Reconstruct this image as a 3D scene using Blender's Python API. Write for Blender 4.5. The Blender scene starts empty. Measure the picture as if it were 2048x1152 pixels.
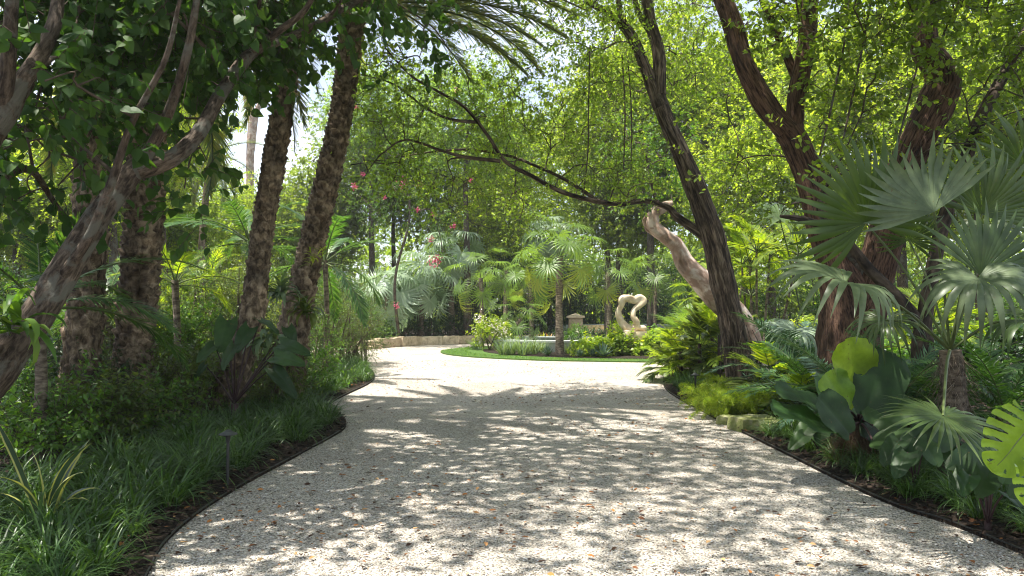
import bpy, math, numpy as np
from mathutils import Vector, Matrix
S = bpy.context.scene
COL = S.collection
R = math.radians
# ---------------------------------------------------------------- camera, world, sun, exposure
FPX, HOR, CH = 1479.0, 620.0, 1.6            # focal length in photo pixels, horizon row, eye height
PITCH = math.atan((HOR - 576.0) / FPX)
cam_d = bpy.data.cameras.new('camera'); cam = bpy.data.objects.new('camera', cam_d); COL.objects.link(cam)
cam_d.sensor_width = 36.0; cam_d.lens = 36.0 * FPX / 2048.0
cam_d.clip_start = 0.05; cam_d.clip_end = 3000
cam.location = (0, 0, CH); cam.rotation_euler = (R(90) + PITCH, 0, 0)
S.camera = cam
SUN_DIR = Vector((-0.26, -0.10, 0.95)).normalized()      # towards the sun
w = bpy.data.worlds.new('World'); S.world = w; w.use_nodes = True
wn, wl = w.node_tree.nodes, w.node_tree.links
wn.clear()
sky = wn.new('ShaderNodeTexSky'); sky.sky_type = 'NISHITA'; sky.sun_disc = False
sky.sun_elevation = math.asin(SUN_DIR.z); sky.sun_rotation = math.atan2(SUN_DIR.x, SUN_DIR.y)
sky.dust_density = 1.5; sky.air_density = 1.0; sky.ozone_density = 1.5
tc = wn.new('ShaderNodeTexCoord'); ns = wn.new('ShaderNodeTexNoise'); ns.inputs['Scale'].default_value = 3.2
ns.inputs['Detail'].default_value = 6; ns.inputs['Roughness'].default_value = 0.6
cr = wn.new('ShaderNodeValToRGB'); cr.color_ramp.elements[0].position = 0.47; cr.color_ramp.elements[1].position = 0.70
cr.color_ramp.elements[0].color = (.42, .42, .42, 1)
mx = wn.new('ShaderNodeMix'); mx.data_type = 'RGBA'
mx.inputs['B'].default_value = (7.0, 7.2, 7.5, 1)
bg = wn.new('ShaderNodeBackground'); bg.inputs['Strength'].default_value = 0.11
wo = wn.new('ShaderNodeOutputWorld')
mul = wn.new('ShaderNodeMath'); mul.operation = 'MULTIPLY'; mul.inputs[1].default_value = 0.75
wl.new(tc.outputs['Generated'], ns.inputs['Vector']); wl.new(ns.outputs['Fac'], cr.inputs['Fac'])
wl.new(cr.outputs['Color'], mul.inputs[0]); wl.new(mul.outputs[0], mx.inputs['Factor'])
wl.new(sky.outputs['Color'], mx.inputs['A']); wl.new(mx.outputs['Result'], bg.inputs['Color'])
wl.new(bg.outputs['Background'], wo.inputs['Surface'])
sd = bpy.data.lights.new('sun', 'SUN'); sd.energy = 4.9; sd.angle = R(0.65); sd.color = (1.0, 0.95, 0.86)
so = bpy.data.objects.new('sun', sd); COL.objects.link(so)
so.rotation_euler = SUN_DIR.to_track_quat('Z', 'Y').to_euler(); so.location = (0, 0, 30)
S.view_settings.view_transform = 'Standard'; S.view_settings.look = 'None'
S.view_settings.exposure = 1.2; S.view_settings.gamma = 1.0
S.render.engine = 'CYCLES'
cy = S.cycles
cy.max_bounces = 7; cy.diffuse_bounces = 4; cy.glossy_bounces = 2; cy.transmission_bounces = 5; cy.transparent_max_bounces = 4
cy.use_denoising = True; cy.caustics_reflective = False; cy.caustics_refractive = False
cy.sample_clamp_indirect = 6; cy.filter_width = 1.1

# ---------------------------------------------------------------- helpers
def P(px, py, D):
    """World point that the photo shows at pixel px, py when it stands D metres away (measured along the drive)."""
    x = (px - 1024.0) / FPX; u = -(py - 576.0) / FPX
    c, s = math.cos(PITCH), math.sin(PITCH)
    dy, dz = c - u * s, s + u * c
    t = D / dy
    return np.array([x * t, D, CH + dz * t])
def G(px, py, z=0.0):
    """Ground point at a pixel."""
    x = (px - 1024.0) / FPX; u = -(py - 576.0) / FPX
    c, s = math.cos(PITCH), math.sin(PITCH)
    dy, dz = c - u * s, s + u * c
    t = (z - CH) / dz
    return np.array([x * t, dy * t, z])
def nrm(v):
    return v / np.maximum(np.linalg.norm(v, axis=-1, keepdims=True), 1e-9)
def hsh(a, b=0, c=0):
    x = np.sin(np.asarray(a) * 127.1 + np.asarray(b) * 311.7 + np.asarray(c) * 74.7) * 43758.5453
    return x - np.floor(x)
def vnoise(p):
    p = np.asarray(p, float); i = np.floor(p); f = p - i; f = f * f * (3 - 2 * f)
    out = 0
    for dx in (0, 1):
        for dy in (0, 1):
            for dz in (0, 1):
                h = hsh(i[..., 0] + dx, i[..., 1] + dy, i[..., 2] + dz)
                wx = f[..., 0] if dx else 1 - f[..., 0]
                wy = f[..., 1] if dy else 1 - f[..., 1]
                wz = f[..., 2] if dz else 1 - f[..., 2]
                out = out + h * wx * wy * wz
    return out
def fbm(p, o=3):
    r, a, t = 0, 0.5, 0
    for k in range(o):
        r = r + a * vnoise(np.asarray(p) * 2 ** k + 17.3 * k); t += a; a *= 0.5
    return r / t

def T_leaf12(wd=0.42, fold=0.06, droop=0.16):
    t = np.array([0, .10, .28, .52, .78, 1.0]); wv = np.array([.12, .72, 1.0, .86, .42, 0.0]); v = []
    for a, b in zip(t, wv):
        y = a - (.06 if 0 < a < .2 else 0)
        for q in (-1, 0, 1): v.append([q * b * wd, y if q else a, fold * b * abs(q) - droop * a * a])
    f = [[i*3+j, i*3+j+1, i*3+3+j+1, i*3+3+j] for i in range(5) for j in range(2)]
    return np.array(v), np.array(f)
class MB:
    """Collects faces and links them as ONE mesh object."""
    def __init__(s):
        s.v = []; s.f = []; s.n = 0; s.bark = False; s.b = []
    def add(s, V, F, rnd=0.5, mat=0, bark=None, smooth=True):
        V = np.asarray(V, float).reshape(-1, 3); F = np.asarray(F, int)
        if len(F) == 0: return
        m = len(F)
        s.v.append(V); s.f.append((F + s.n, np.broadcast_to(np.asarray(rnd, float), (m,)), np.full(m, mat), smooth))
        if bark is None: s.b.append(V * 1.0)
        else: s.b.append(np.asarray(bark)); s.bark = True
        s.n += len(V)
    def mesh(s, name, mats):
        me = bpy.data.meshes.new(name)
        V = np.concatenate(s.v); me.vertices.add(len(V)); me.vertices.foreach_set('co', V.ravel())
        loops = np.concatenate([f.ravel() for f, _, _, _ in s.f])
        tot = np.concatenate([np.full(len(f), f.shape[1]) for f, _, _, _ in s.f])
        st = np.concatenate([[0], np.cumsum(tot)[:-1]])
        me.loops.add(len(loops)); me.loops.foreach_set('vertex_index', loops.astype(np.int32))
        me.polygons.add(len(tot)); me.polygons.foreach_set('loop_start', st.astype(np.int32))
        me.polygons.foreach_set('material_index', np.concatenate([m for _, _, m, _ in s.f]).astype(np.int32))
        me.polygons.foreach_set('use_smooth', np.concatenate([np.full(len(f), sm) for f, _, _, sm in s.f]))
        for m in (mats if isinstance(mats, (list, tuple)) else [mats]): me.materials.append(m)
        me.update(calc_edges=True)
        a = me.attributes.new('rnd', 'FLOAT', 'FACE'); a.data.foreach_set('value', np.concatenate([r for _, r, _, _ in s.f]))
        if s.bark:
            a = me.attributes.new('bark', 'FLOAT_VECTOR', 'POINT'); a.data.foreach_set('vector', np.concatenate(s.b).ravel())
        return me
    def build(s, name, mats, parent=None):
        return link(name, s.mesh(name, mats), parent)
def link(name, me, parent=None, mtx=None):
    o = bpy.data.objects.new(name, me); COL.objects.link(o)
    if parent is not None:
        o.parent = parent
        if mtx is None and me is not None:            # the mesh was written in world coordinates
            o.matrix_parent_inverse = Matrix.Translation(parent.location).inverted()
    if mtx is not None: o.matrix_basis = mtx
    return o
LABELS = set()
def tag(o, label=None, cat=None, group=None, kind=None):
    if label: o['label'] = label
    if cat: o['category'] = cat
    if group: o['group'] = group
    if kind: o['kind'] = kind
    return o
def thing(name, loc, label, cat, group=None):
    o = bpy.data.objects.new(name, None); COL.objects.link(o); o.location = tuple(loc); o.empty_display_size = 0.2
    return tag(o, label, cat, group)
def copy_thing(o, loc, rz=0.0, sc=1.0, label=None, rx=0.0, ry=0.0, szc=None):
    """A copy of a thing with copies of its parts and sub-parts."""
    def cp(a, par):
        c = a.copy(); COL.objects.link(c)
        if par is not None:
            c.parent = par; c.matrix_parent_inverse = a.matrix_parent_inverse.copy()
        for ch in a.children: cp(ch, c)
        return c
    c = cp(o, None); c.location = tuple(loc); c.rotation_euler = (rx, ry, rz)
    c.scale = (sc, sc, sc if szc is None else szc)
    if label: c['label'] = label
    return c

def cr_spline(pts, n=6):
    pts = np.asarray(pts, float)
    if len(pts) < 3: 
        t = np.linspace(0, 1, n * (len(pts) - 1) + 1)[:, None]; return pts[0] * (1 - t) + pts[-1] * t
    p = np.vstack([2 * pts[0] - pts[1], pts, 2 * pts[-1] - pts[-2]])
    out = []
    for i in range(1, len(p) - 2):
        for t in np.arange(n) / n:
            out.append(0.5 * ((2 * p[i]) + (-p[i-1] + p[i+1]) * t + (2*p[i-1] - 5*p[i] + 4*p[i+1] - p[i+2]) * t*t + (-p[i-1] + 3*p[i] - 3*p[i+1] + p[i+2]) * t**3))
    out.append(p[-2]); return np.array(out)
def frames(C):
    T = nrm(np.gradient(C, axis=0)); n = len(C)
    N = np.zeros_like(C); a = np.array([1.0, 0, 0]) if abs(T[0][0]) < 0.9 else np.array([0, 1.0, 0])
    N[0] = nrm(a - T[0] * a.dot(T[0]))
    for i in range(1, n):
        v = N[i-1] - T[i] * N[i-1].dot(T[i]); N[i] = nrm(v)
    return T, N, np.cross(T, N)
def tube(mb, pts, rad, sides=8, n=6, mat=0, ridge=0.0, lump=0.0, rnd=0.5, seed=0.0, rk=7, spline=True, cap=True, flat=None):
    """A limb: smooth path, tapering radius, ridged bark. Returns its centre line and radii."""
    pts = np.asarray(pts, float)
    if spline:
        rr = np.asarray(rad, float) * np.ones(len(pts))
        Q = cr_spline(np.hstack([pts, rr[:, None]]), n); C, rr = Q[:, :3], np.maximum(Q[:, 3], 0.002)
    else: C, rr = pts, np.asarray(rad, float) * np.ones(len(pts))
    T, N, B = frames(C); k = len(C)
    L = np.concatenate([[0], np.cumsum(np.linalg.norm(np.diff(C, axis=0), axis=1))])
    a = np.linspace(0, 2 * np.pi, sides, endpoint=False)
    ca, sa = np.cos(a), np.sin(a)
    base = np.stack([np.outer(rr, ca), np.outer(rr, sa), np.outer(L, np.ones(sides))], -1)
    d = np.ones((k, sides))
    if ridge:
        q = np.stack([np.tile(ca * rk * 0.55, (k, 1)), np.tile(sa * rk * 0.55, (k, 1)), np.outer(L * 1.3, np.ones(sides))], -1) + seed
        d += ridge * (np.abs(fbm(q * 1.6, 3) - 0.5) * 4 - 0.6)
    if lump:
        q = np.stack([np.tile(ca * 1.2, (k, 1)), np.tile(sa * 1.2, (k, 1)), np.outer(L / np.maximum(rr.mean(), .01) * 0.35, np.ones(sides))], -1) + seed * 3
        d += lump * (fbm(q, 2) - 0.5) * 2
    rad2 = rr[:, None] * d
    V = C[:, None] + rad2[..., None] * (ca[None, :, None] * N[:, None] + sa[None, :, None] * B[:, None])
    i = np.arange(k - 1)[:, None] * sides; j = np.arange(sides)[None]; j2 = (j + 1) % sides
    F = np.stack([i + j, i + j2, i + sides + j2, i + sides + j], -1).reshape(-1, 4)
    bk = base + seed
    mb.add(V.reshape(-1, 3), F, rnd, mat, bk.reshape(-1, 3))
    if cap:
        for e in (0, k - 1):
            c = C[e]; vv = np.vstack([V[e], c[None]]); jj = np.arange(sides)
            f = np.stack([jj, (jj + 1) % sides, np.full(sides, sides)], -1)
            if e == 0: f = f[:, ::-1]
            mb.add(vv, f, rnd, mat, np.vstack([bk[e], bk[e].mean(0)[None]]))
    return C, rr
# leaf templates: (verts, tris/quads); x = half width, y = along, z = up
def T_leaf4(wd=0.3, fold=0.06, droop=0.08):
    return (np.array([[0, 0, 0], [wd, .45, fold], [0, 1, -droop], [-wd, .45, fold]]), np.array([[0, 1, 2], [0, 2, 3]]))
def T_leaf8(wd=0.36, fold=0.07, droop=0.12, b=0.3):
    v = [[0, 0, 0], [0, .35, .0], [0, .7, -droop * .35], [0, 1.0, -droop],
         [wd * .85, .22, fold], [wd * .9, .6, fold * .7 - droop * .2], [-wd * .85, .22, fold], [-wd * .9, .6, fold * .7 - droop * .2]]
    f = [[0, 4, 1], [1, 4, 5], [1, 5, 2], [2, 5, 3], [0, 1, 6], [1, 7, 6], [1, 2, 7], [2, 3, 7]]
    return np.array(v), np.array(f)
def scatter(mb, tmpl, pos, d, n, size, mat=0, rnd=None, smooth=False):
    V0, F0 = tmpl; N = len(pos)
    d = nrm(d); x = nrm(np.cross(d, n)); n = np.cross(x, d)
    size = np.broadcast_to(np.asarray(size, float), (N,))[:, None, None]
    V = pos[:, None] + size * (V0[None, :, 0:1] * x[:, None] + V0[None, :, 1:2] * d[:, None] + V0[None, :, 2:3] * n[:, None])
    F = F0[None] + (np.arange(N) * len(V0))[:, None, None]
    if rnd is None: rnd = hsh(np.arange(N) + N * .37)
    mb.add(V.reshape(-1, 3), F.reshape(-1, F0.shape[1]), np.repeat(rnd, len(F0)), mat, smooth=smooth)
def prisms(mb, A, B, ra, rb, mat=0, rnd=0.5):
    """Many thin three-sided twigs at once."""
    T = nrm(B - A); up = np.tile([0.31, 0.22, 0.93], (len(A), 1)); x = nrm(np.cross(T, up)); y = np.cross(T, x)
    V = []
    for C, r in ((A, ra), (B, rb)):
        for k in range(3):
            a = 2.094 * k; V.append(C + r * (math.cos(a) * x + math.sin(a) * y))
    V = np.stack(V, 1); N = len(A)
    F0 = np.array([[0, 1, 4, 3], [1, 2, 5, 4], [2, 0, 3, 5]])
    F = F0[None] + (np.arange(N) * 6)[:, None, None]
    mb.add(V.reshape(-1, 3), F.reshape(-1, 4), rnd, mat)
def foliage(mb, blobs, clumps, twigs, leaves, rng, size=0.08, tl=0.35, cr=0.35, tmpl=None, droop=0.3, lm=1, tm=0,
            inner=0.35, up=0.2, flatn=0.6, tr=0.004, bare=0.0):
    """Leafy clumps spread through ellipsoids. Returns the clump centres."""
    tmpl = tmpl or T_leaf4(); CC = []
    for c, r in blobs:
        c = np.asarray(c, float); r = np.asarray(r, float) * np.ones(3)
        k = max(1, int(clumps * (r.mean() ** 2)))
        u = nrm(rng.normal(size=(k, 3))); q = inner + (1 - inner) * rng.random((k, 1)) ** 0.6
        cc = c + u * r * q; CC.append(cc)
        csz = cr * (0.6 + 0.8 * rng.random((k, 1)))
        O = np.repeat(cc, twigs, 0) + rng.normal(size=(k * twigs, 3)) * np.repeat(csz, twigs, 0) * 0.55
        D = nrm(nrm((O - c) / r) * 0.5 + nrm(O - np.repeat(cc, twigs, 0)) * 0.8 + rng.normal(size=O.shape) * 0.35 + [0, 0, up])
        Lt = tl * (0.6 + 0.8 * rng.random((len(O), 1)))
        E = O + D * Lt + [0, 0, -0.12] * Lt
        prisms(mb, O, E, tr, tr * 0.5, tm)
        t = (np.arange(leaves) + 0.6) / leaves
        Pp = (O[:, None] + (E - O)[:, None] * t[None, :, None]).reshape(-1, 3)
        DD = np.repeat(D, leaves, 0)
        side = nrm(np.cross(DD, rng.normal(size=DD.shape)))
        ld = DD * 0.45 + side + [0, 0, -droop] + rng.normal(size=DD.shape) * 0.25
        nn = nrm(rng.normal(size=DD.shape)) * flatn + [0, 0, 1.0]
        crn = np.repeat(rng.random(k), twigs * leaves)
        rr = 0.55 * rng.random(len(Pp)) + 0.45 * crn
        keep = rng.random(len(Pp)) > bare
        scatter(mb, tmpl, Pp[keep], ld[keep], nn[keep], (size * (0.65 + 0.6 * rng.random(len(Pp))))[keep], lm, rr[keep])
    return np.concatenate(CC)
def branches(mb, CC, skel, rng, r0=0.03, r1=0.006, frac=1.0, mat=0, sag=0.15):
    """Boughs from the nearest point of the limbs out to each clump."""
    sk = np.asarray(skel); 
    for c in CC:
        if rng.random() > frac: continue
        dd = np.linalg.norm(sk - c, axis=1) + 0.4 * np.maximum(0, sk[:, 2] - c[2])
        a = sk[dd.argmin()]; L = np.linalg.norm(c - a)
        if L < 0.1: continue
        m1 = a + (c - a) * 0.35 + rng.normal(size=3) * L * 0.09 + [0, 0, L * sag]
        m2 = a + (c - a) * 0.7 + rng.normal(size=3) * L * 0.08 + [0, 0, L * sag * .8]
        rr = min(r0, 0.006 + L * 0.011)
        tube(mb, [a, m1, m2, c], [rr, rr * .75, rr * .5, r1], 5, 3, mat, seed=float(rng.random() * 9), cap=False)
        sk = np.vstack([sk, m1[None], m2[None]])
def blade_strip(mb, base, dirs, up0, L, wd, bend, seg=4, mat=0, rnd=None, fold=0.0, taper=0.7, tiprise=None):
    """Arching strap leaves: all N at once. dirs = horizontal unit headings, up0 = start angle above the ground."""
    N = len(base); t = np.linspace(0, 1, seg + 1)
    ang = up0[:, None] - bend[:, None] * t[None] ** 1.2
    st = (L / seg)[:, None]
    h = np.concatenate([np.zeros((N, 1)), np.cumsum(np.cos((ang[:, 1:] + ang[:, :-1]) / 2) * st, 1)], 1)
    z = np.concatenate([np.zeros((N, 1)), np.cumsum(np.sin((ang[:, 1:] + ang[:, :-1]) / 2) * st, 1)], 1)
    C = base[:, None] + dirs[:, None] * h[..., None] + np.array([0, 0, 1.0]) * z[..., None]
    side = np.stack([-dirs[:, 1], dirs[:, 0], np.zeros(N)], -1)[:, None]
    prof = np.minimum(1, 0.55 + t * 2) * (1 - np.clip((t - (1 - taper)) / taper, 0, 1) ** 1.6) + 0.02
    ww = (wd[:, None] * prof[None])[..., None]
    nz = np.array([0, 0, 1.0])
    V = np.stack([C - side * ww + nz * ww * fold, C, C + side * ww + nz * ww * fold], 2)       # N, seg+1, 3, 3
    V = V.reshape(-1, 3); K = (seg + 1) * 3
    F0 = []
    for i in range(seg):
        for j in range(2): F0.append([i*3+j, i*3+j+1, i*3+3+j+1, i*3+3+j])
    F = np.array(F0)[None] + (np.arange(N) * K)[:, None, None]
    if rnd is None: rnd = hsh(np.arange(N) + 3.1)
    mb.add(V, F.reshape(-1, 4), np.repeat(rnd, seg * 2), mat)

# ---------------------------------------------------------------- materials
def newmat(name):
    m = bpy.data.materials.new(name); m.use_nodes = True; nt = m.node_tree; nt.nodes.clear()
    return m, nt.nodes, nt.links
def ramp(N, L, fac, stops):
    r = N.new('ShaderNodeValToRGB'); e = r.color_ramp.elements
    e[0].position = stops[0][0]; e[0].color = (*stops[0][1], 1); e[1].position = stops[-1][0]; e[1].color = (*stops[-1][1], 1)
    for p, c in stops[1:-1]:
        x = e.new(p); x.color = (*c, 1)
    L.new(fac, r.inputs['Fac']); return r.outputs['Color']
def noise(N, L, vec, scale, detail=4, rough=0.55, dist=0.0):
    n = N.new('ShaderNodeTexNoise'); n.inputs['Scale'].default_value = scale; n.inputs['Detail'].default_value = detail
    n.inputs['Roughness'].default_value = rough; n.inputs['Distortion'].default_value = dist
    if vec is not None: L.new(vec, n.inputs['Vector'])
    return n.outputs['Fac']
def mixc(N, L, a, b, fac, mode='MIX'):
    m = N.new('ShaderNodeMix'); m.data_type = 'RGBA'; m.blend_type = mode
    for s, v in (('A', a), ('B', b), ('Factor', fac)):
        if hasattr(v, 'is_output'): L.new(v, m.inputs[s])
        elif s == 'Factor': m.inputs[s].default_value = v
        else: m.inputs[s].default_value = (*v, 1)
    return m.outputs['Result']
def attr(N, name, out='Fac'):
    a = N.new('ShaderNodeAttribute'); a.attribute_name = name; return a.outputs[out]
def leafmat(name, cols, trans=None, tf=0.4, rough=0.42, back=None, spec=0.5, mottle=False):
    """A leaf: glossy skin, light passing through it; every leaf its own shade of the plant's green."""
    m, N, L = newmat(name)
    f = attr(N, 'rnd')
    k = len(cols); c = ramp(N, L, f, [(i / (k - 1), cols[i]) for i in range(k)])
    oi = N.new('ShaderNodeObjectInfo'); mr = N.new('ShaderNodeMapRange'); mr.inputs['To Min'].default_value = 1.0; mr.inputs['To Max'].default_value = 1.4
    L.new(oi.outputs['Random'], mr.inputs['Value'])
    tcn = N.new('ShaderNodeTexCoord')
    hs = N.new('ShaderNodeHueSaturation'); L.new(mr.outputs[0], hs.inputs['Value']); L.new(c, hs.inputs['Color']); c = hs.outputs['Color']
    if mottle:
        c = mixc(N, L, c, ramp(N, L, noise(N, L, tcn.outputs['Object'], 7, 5, .6), [(.3, (.62, .66, .6)), (.7, (1.25, 1.2, 1.1))]), 1.0, 'MULTIPLY')
        c = mixc(N, L, c, (.12, .08, .03), ramp(N, L, noise(N, L, tcn.outputs['Object'], 38, 3, .5), [(.68, (0, 0, 0)), (.74, (.8, .8, .8))]))
    top = c
    if back is not None:
        g = N.new('ShaderNodeNewGeometry'); c = mixc(N, L, c, back, g.outputs['Backfacing'])
    p = N.new('ShaderNodeBsdfPrincipled'); L.new(c, p.inputs['Base Color'])
    p.inputs['Roughness'].default_value = rough; p.inputs['Specular IOR Level'].default_value = spec
    t = N.new('ShaderNodeBsdfTranslucent')
    tcl = mixc(N, L, top, trans or (2.25, 2.15, 0.7), 1.0, 'MULTIPLY'); L.new(tcl, t.inputs['Color'])
    ms = N.new('ShaderNodeMixShader'); ms.inputs[0].default_value = tf
    L.new(p.outputs[0], ms.inputs[1]); L.new(t.outputs[0], ms.inputs[2])
    o = N.new('ShaderNodeOutputMaterial'); L.new(ms.outputs[0], o.inputs['Surface']); return m
def barkmat(name, cols, scale=(14, 14, 3.0), bump=0.6, rough=0.9, blot=None, dist=0.02, cell=False):
    m, N, L = newmat(name)
    v = attr(N, 'bark', 'Vector'); mp = N.new('ShaderNodeMapping'); mp.inputs['Scale'].default_value = scale; L.new(v, mp.inputs['Vector'])
    f = noise(N, L, mp.outputs[0], 1.0, 8, 0.62, 0.4); k = len(cols)
    c = ramp(N, L, f, [(0.38 + 0.24 * i / (k - 1), cols[i]) for i in range(k)])  # tight ramp: bark grain, with sun-dapple contrast also put into the colour
    f2 = noise(N, L, v, 2.6, 5)
    c = mixc(N, L, c, ramp(N, L, f2, [(0.35, (0.62, 0.6, 0.58)), (0.65, (1.25, 1.2, 1.15))]), 1.0, 'MULTIPLY')
    if cell: c = mixc(N, L, c, ramp(N, L, attr(N, 'rnd'), [(0, (.55, .5, .45)), (.6, (1, 1, 1)), (1, (1.3, 1.25, 1.2))]), 1.0, 'MULTIPLY')
    if blot is not None:
        f3 = noise(N, L, v, 4.5, 6, 0.6, 0.5)
        c = mixc(N, L, c, blot, ramp(N, L, f3, [(0.52, (0, 0, 0)), (0.6, (1, 1, 1))]))
    p = N.new('ShaderNodeBsdfPrincipled'); L.new(c, p.inputs['Base Color']); p.inputs['Roughness'].default_value = rough
    p.inputs['Specular IOR Level'].default_value = 0.25
    b = N.new('ShaderNodeBump'); b.inputs['Strength'].default_value = bump; b.inputs['Distance'].default_value = dist; L.new(f, b.inputs['Height'])
    L.new(b.outputs[0], p.inputs['Normal'])
    o = N.new('ShaderNodeOutputMaterial'); L.new(p.outputs[0], o.inputs['Surface']); return m
def solidmat(name, cols, scale=6.0, rough=0.8, bump=0.3, dist=0.01, spec=0.3, coords='Object', metallic=0.0, useattr=False):
    m, N, L = newmat(name); t = N.new('ShaderNodeTexCoord'); v = t.outputs[coords]
    f = noise(N, L, v, scale, 7, 0.6); k = len(cols)
    c = ramp(N, L, f, [(0.3 + 0.4 * i / (k - 1), cols[i]) for i in range(k)])
    if useattr:
        c = mixc(N, L, c, ramp(N, L, attr(N, 'rnd'), [(0, (0.6, 0.55, 0.5)), (1, (1.35, 1.3, 1.25))]), 1.0, 'MULTIPLY')
    p = N.new('ShaderNodeBsdfPrincipled'); L.new(c, p.inputs['Base Color']); p.inputs['Roughness'].default_value = rough
    p.inputs['Specular IOR Level'].default_value = spec; p.inputs['Metallic'].default_value = metallic
    f2 = noise(N, L, v, scale * 4, 6, 0.65)
    b = N.new('ShaderNodeBump'); b.inputs['Strength'].default_value = bump; b.inputs['Distance'].default_value = dist; L.new(f2, b.inputs['Height'])
    L.new(b.outputs[0], p.inputs['Normal'])
    o = N.new('ShaderNodeOutputMaterial'); L.new(p.outputs[0], o.inputs['Surface']); return m
def flatattr(name, cols, rough=0.8, spec=0.2):
    m, N, L = newmat(name); k = len(cols)
    c = ramp(N, L, attr(N, 'rnd'), [(i / (k - 1), cols[i]) for i in range(k)])
    p = N.new('ShaderNodeBsdfPrincipled'); L.new(c, p.inputs['Base Color']); p.inputs['Roughness'].default_value = rough
    p.inputs['Specular IOR Level'].default_value = spec
    o = N.new('ShaderNodeOutputMaterial'); L.new(p.outputs[0], o.inputs['Surface']); return m
M = {}
M['leaf_dark'] = leafmat('broad_dark_leaf', [(.018, .05, .010), (.03, .075, .014), (.045, .10, .02), (.08, .14, .03)], tf=.44, rough=.55, spec=.35)
M['leaf_mid'] = leafmat('mid_green_leaf', [(.03, .07, .012), (.05, .115, .018), (.08, .16, .028), (.13, .2, .04)], tf=.45)
M['leaf_bright'] = leafmat('bright_green_leaf', [(.06, .10, .014), (.10, .16, .022), (.14, .21, .03), (.2, .26, .05)], tf=.5)
M['leaf_olive'] = leafmat('olive_green_leaf', [(.035, .06, .014), (.06, .095, .02), (.085, .12, .03), (.12, .15, .04)], tf=.42)
M['leaf_yellow'] = leafmat('yellow_green_leaf', [(.09, .15, .014), (.14, .21, .02), (.2, .27, .028), (.28, .31, .04)], tf=.5)
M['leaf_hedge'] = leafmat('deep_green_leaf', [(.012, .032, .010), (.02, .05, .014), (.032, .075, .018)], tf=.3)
M['far_bright'] = leafmat('far_bright_leaf', [(.09, .15, .02), (.14, .2, .03), (.2, .26, .04), (.26, .30, .06)], tf=.62)
M['far_mid'] = leafmat('far_mid_leaf', [(.07, .12, .02), (.11, .165, .03), (.15, .21, .04), (.2, .25, .06)], tf=.62)
M['far_olive'] = leafmat('far_olive_leaf', [(.08, .14, .03), (.11, .19, .045), (.15, .23, .06), (.2, .27, .08)], tf=.62)
M['fern'] = leafmat('fern_green', [(.025, .07, .018), (.045, .11, .024), (.08, .16, .035)], tf=.35)
M['teal'] = leafmat('blue_green_frond', [(.03, .075, .045), (.05, .11, .065), (.08, .15, .09)], tf=.25)
M['date'] = leafmat('date_frond', [(.07, .11, .05), (.10, .15, .06), (.15, .19, .08), (.26, .25, .08)], tf=.35, rough=.38)
M['silver'] = leafmat('silver_fan_leaf', [(.17, .23, .15), (.24, .31, .21), (.32, .38, .29)], tf=.3, rough=.4, trans=(1.3, 1.5, .9))
M['fan'] = leafmat('fan_leaf', [(.07, .12, .025), (.10, .17, .035), (.14, .21, .05)], tf=.45, rough=.4, back=(.13, .19, .08))
M['fan_near'] = leafmat('near_fan_leaf', [(.035, .065, .02), (.055, .09, .03), (.08, .115, .04)], tf=.33, rough=.36, back=(.15, .18, .12), trans=(1.9, 2.1, .7), mottle=True)
M['fan_dark'] = leafmat('deep_green_fan_leaf', [(.028, .052, .012), (.042, .072, .018), (.06, .095, .025)], tf=.4, rough=.42, back=(.05, .09, .03))
M['fan_silver'] = leafmat('grey_backed_fan_leaf', [(.07, .10, .055), (.10, .135, .075), (.135, .17, .10)], tf=.3, rough=.42, trans=(1.5, 1.7, .8), mottle=True)
M['fan_old'] = leafmat('ageing_fan_leaf', [(.10, .16, .03), (.17, .2, .035), (.26, .24, .05)], tf=.45)
M['dead'] = leafmat('dry_brown_leaf', [(.12, .075, .03), (.2, .13, .06), (.28, .19, .09)], tf=.2, trans=(1.2, 1.0, .6), rough=.7)
M['turf'] = leafmat('lily_turf_blade', [(.022, .05, .012), (.04, .085, .02), (.07, .135, .03)], tf=.32, rough=.38)
M['greygreen'] = leafmat('grey_green_blade', [(.08, .13, .07), (.12, .18, .1), (.18, .24, .15)], tf=.3, rough=.5)
M['bigleaf'] = leafmat('leathery_big_leaf', [(.014, .036, .010), (.022, .052, .015), (.034, .07, .02)], tf=.22, rough=.5, spec=.35, trans=(2.0, 2.6, .7), mottle=True)
M['bigbright'] = leafmat('backlit_big_leaf', [(.11, .20, .02), (.15, .25, .028), (.2, .3, .035)], tf=.55, rough=.35, mottle=True)  # sun shining through the leaf is put into this brighter colour
M['petiole'] = solidmat('green_stalk', [(.06, .09, .03), (.12, .15, .05)], 8, .5, .1)
M['darkstalk'] = solidmat('purple_stalk', [(.035, .02, .022), (.08, .045, .045)], 8, .5, .1)
M['bark_grey'] = barkmat('grey_brown_bark', [(.032, .024, .018), (.088, .068, .052), (.15, .12, .095)], (38, 38, 12), bump=.9, blot=(.12, .115, .095))
M['bark_red'] = barkmat('reddish_bark', [(.03, .016, .012), (.12, .07, .05), (.19, .115, .08)], (38, 38, 5), bump=1.0, dist=.04)
M['bark_rough'] = barkmat('furrowed_bark', [(.02, .015, .012), (.085, .062, .047), (.2, .16, .125)], (24, 24, 3.4), bump=1.0, dist=.04)
M['bark_pink'] = barkmat('peeling_pink_bark', [(.3, .2, .15), (.5, .38, .31), (.66, .57, .5)], (5, 5, 3), bump=.6, blot=(.36, .24, .18))
M['bark_dark'] = barkmat('dark_bark', [(.02, .016, .013), (.06, .045, .035), (.11, .085, .065)], (12, 12, 4))
M['palm_trunk'] = barkmat('palm_trunk_bark', [(.06, .045, .033), (.18, .14, .10), (.33, .27, .2)], (13, 13, 9), bump=.6, cell=True)
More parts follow.
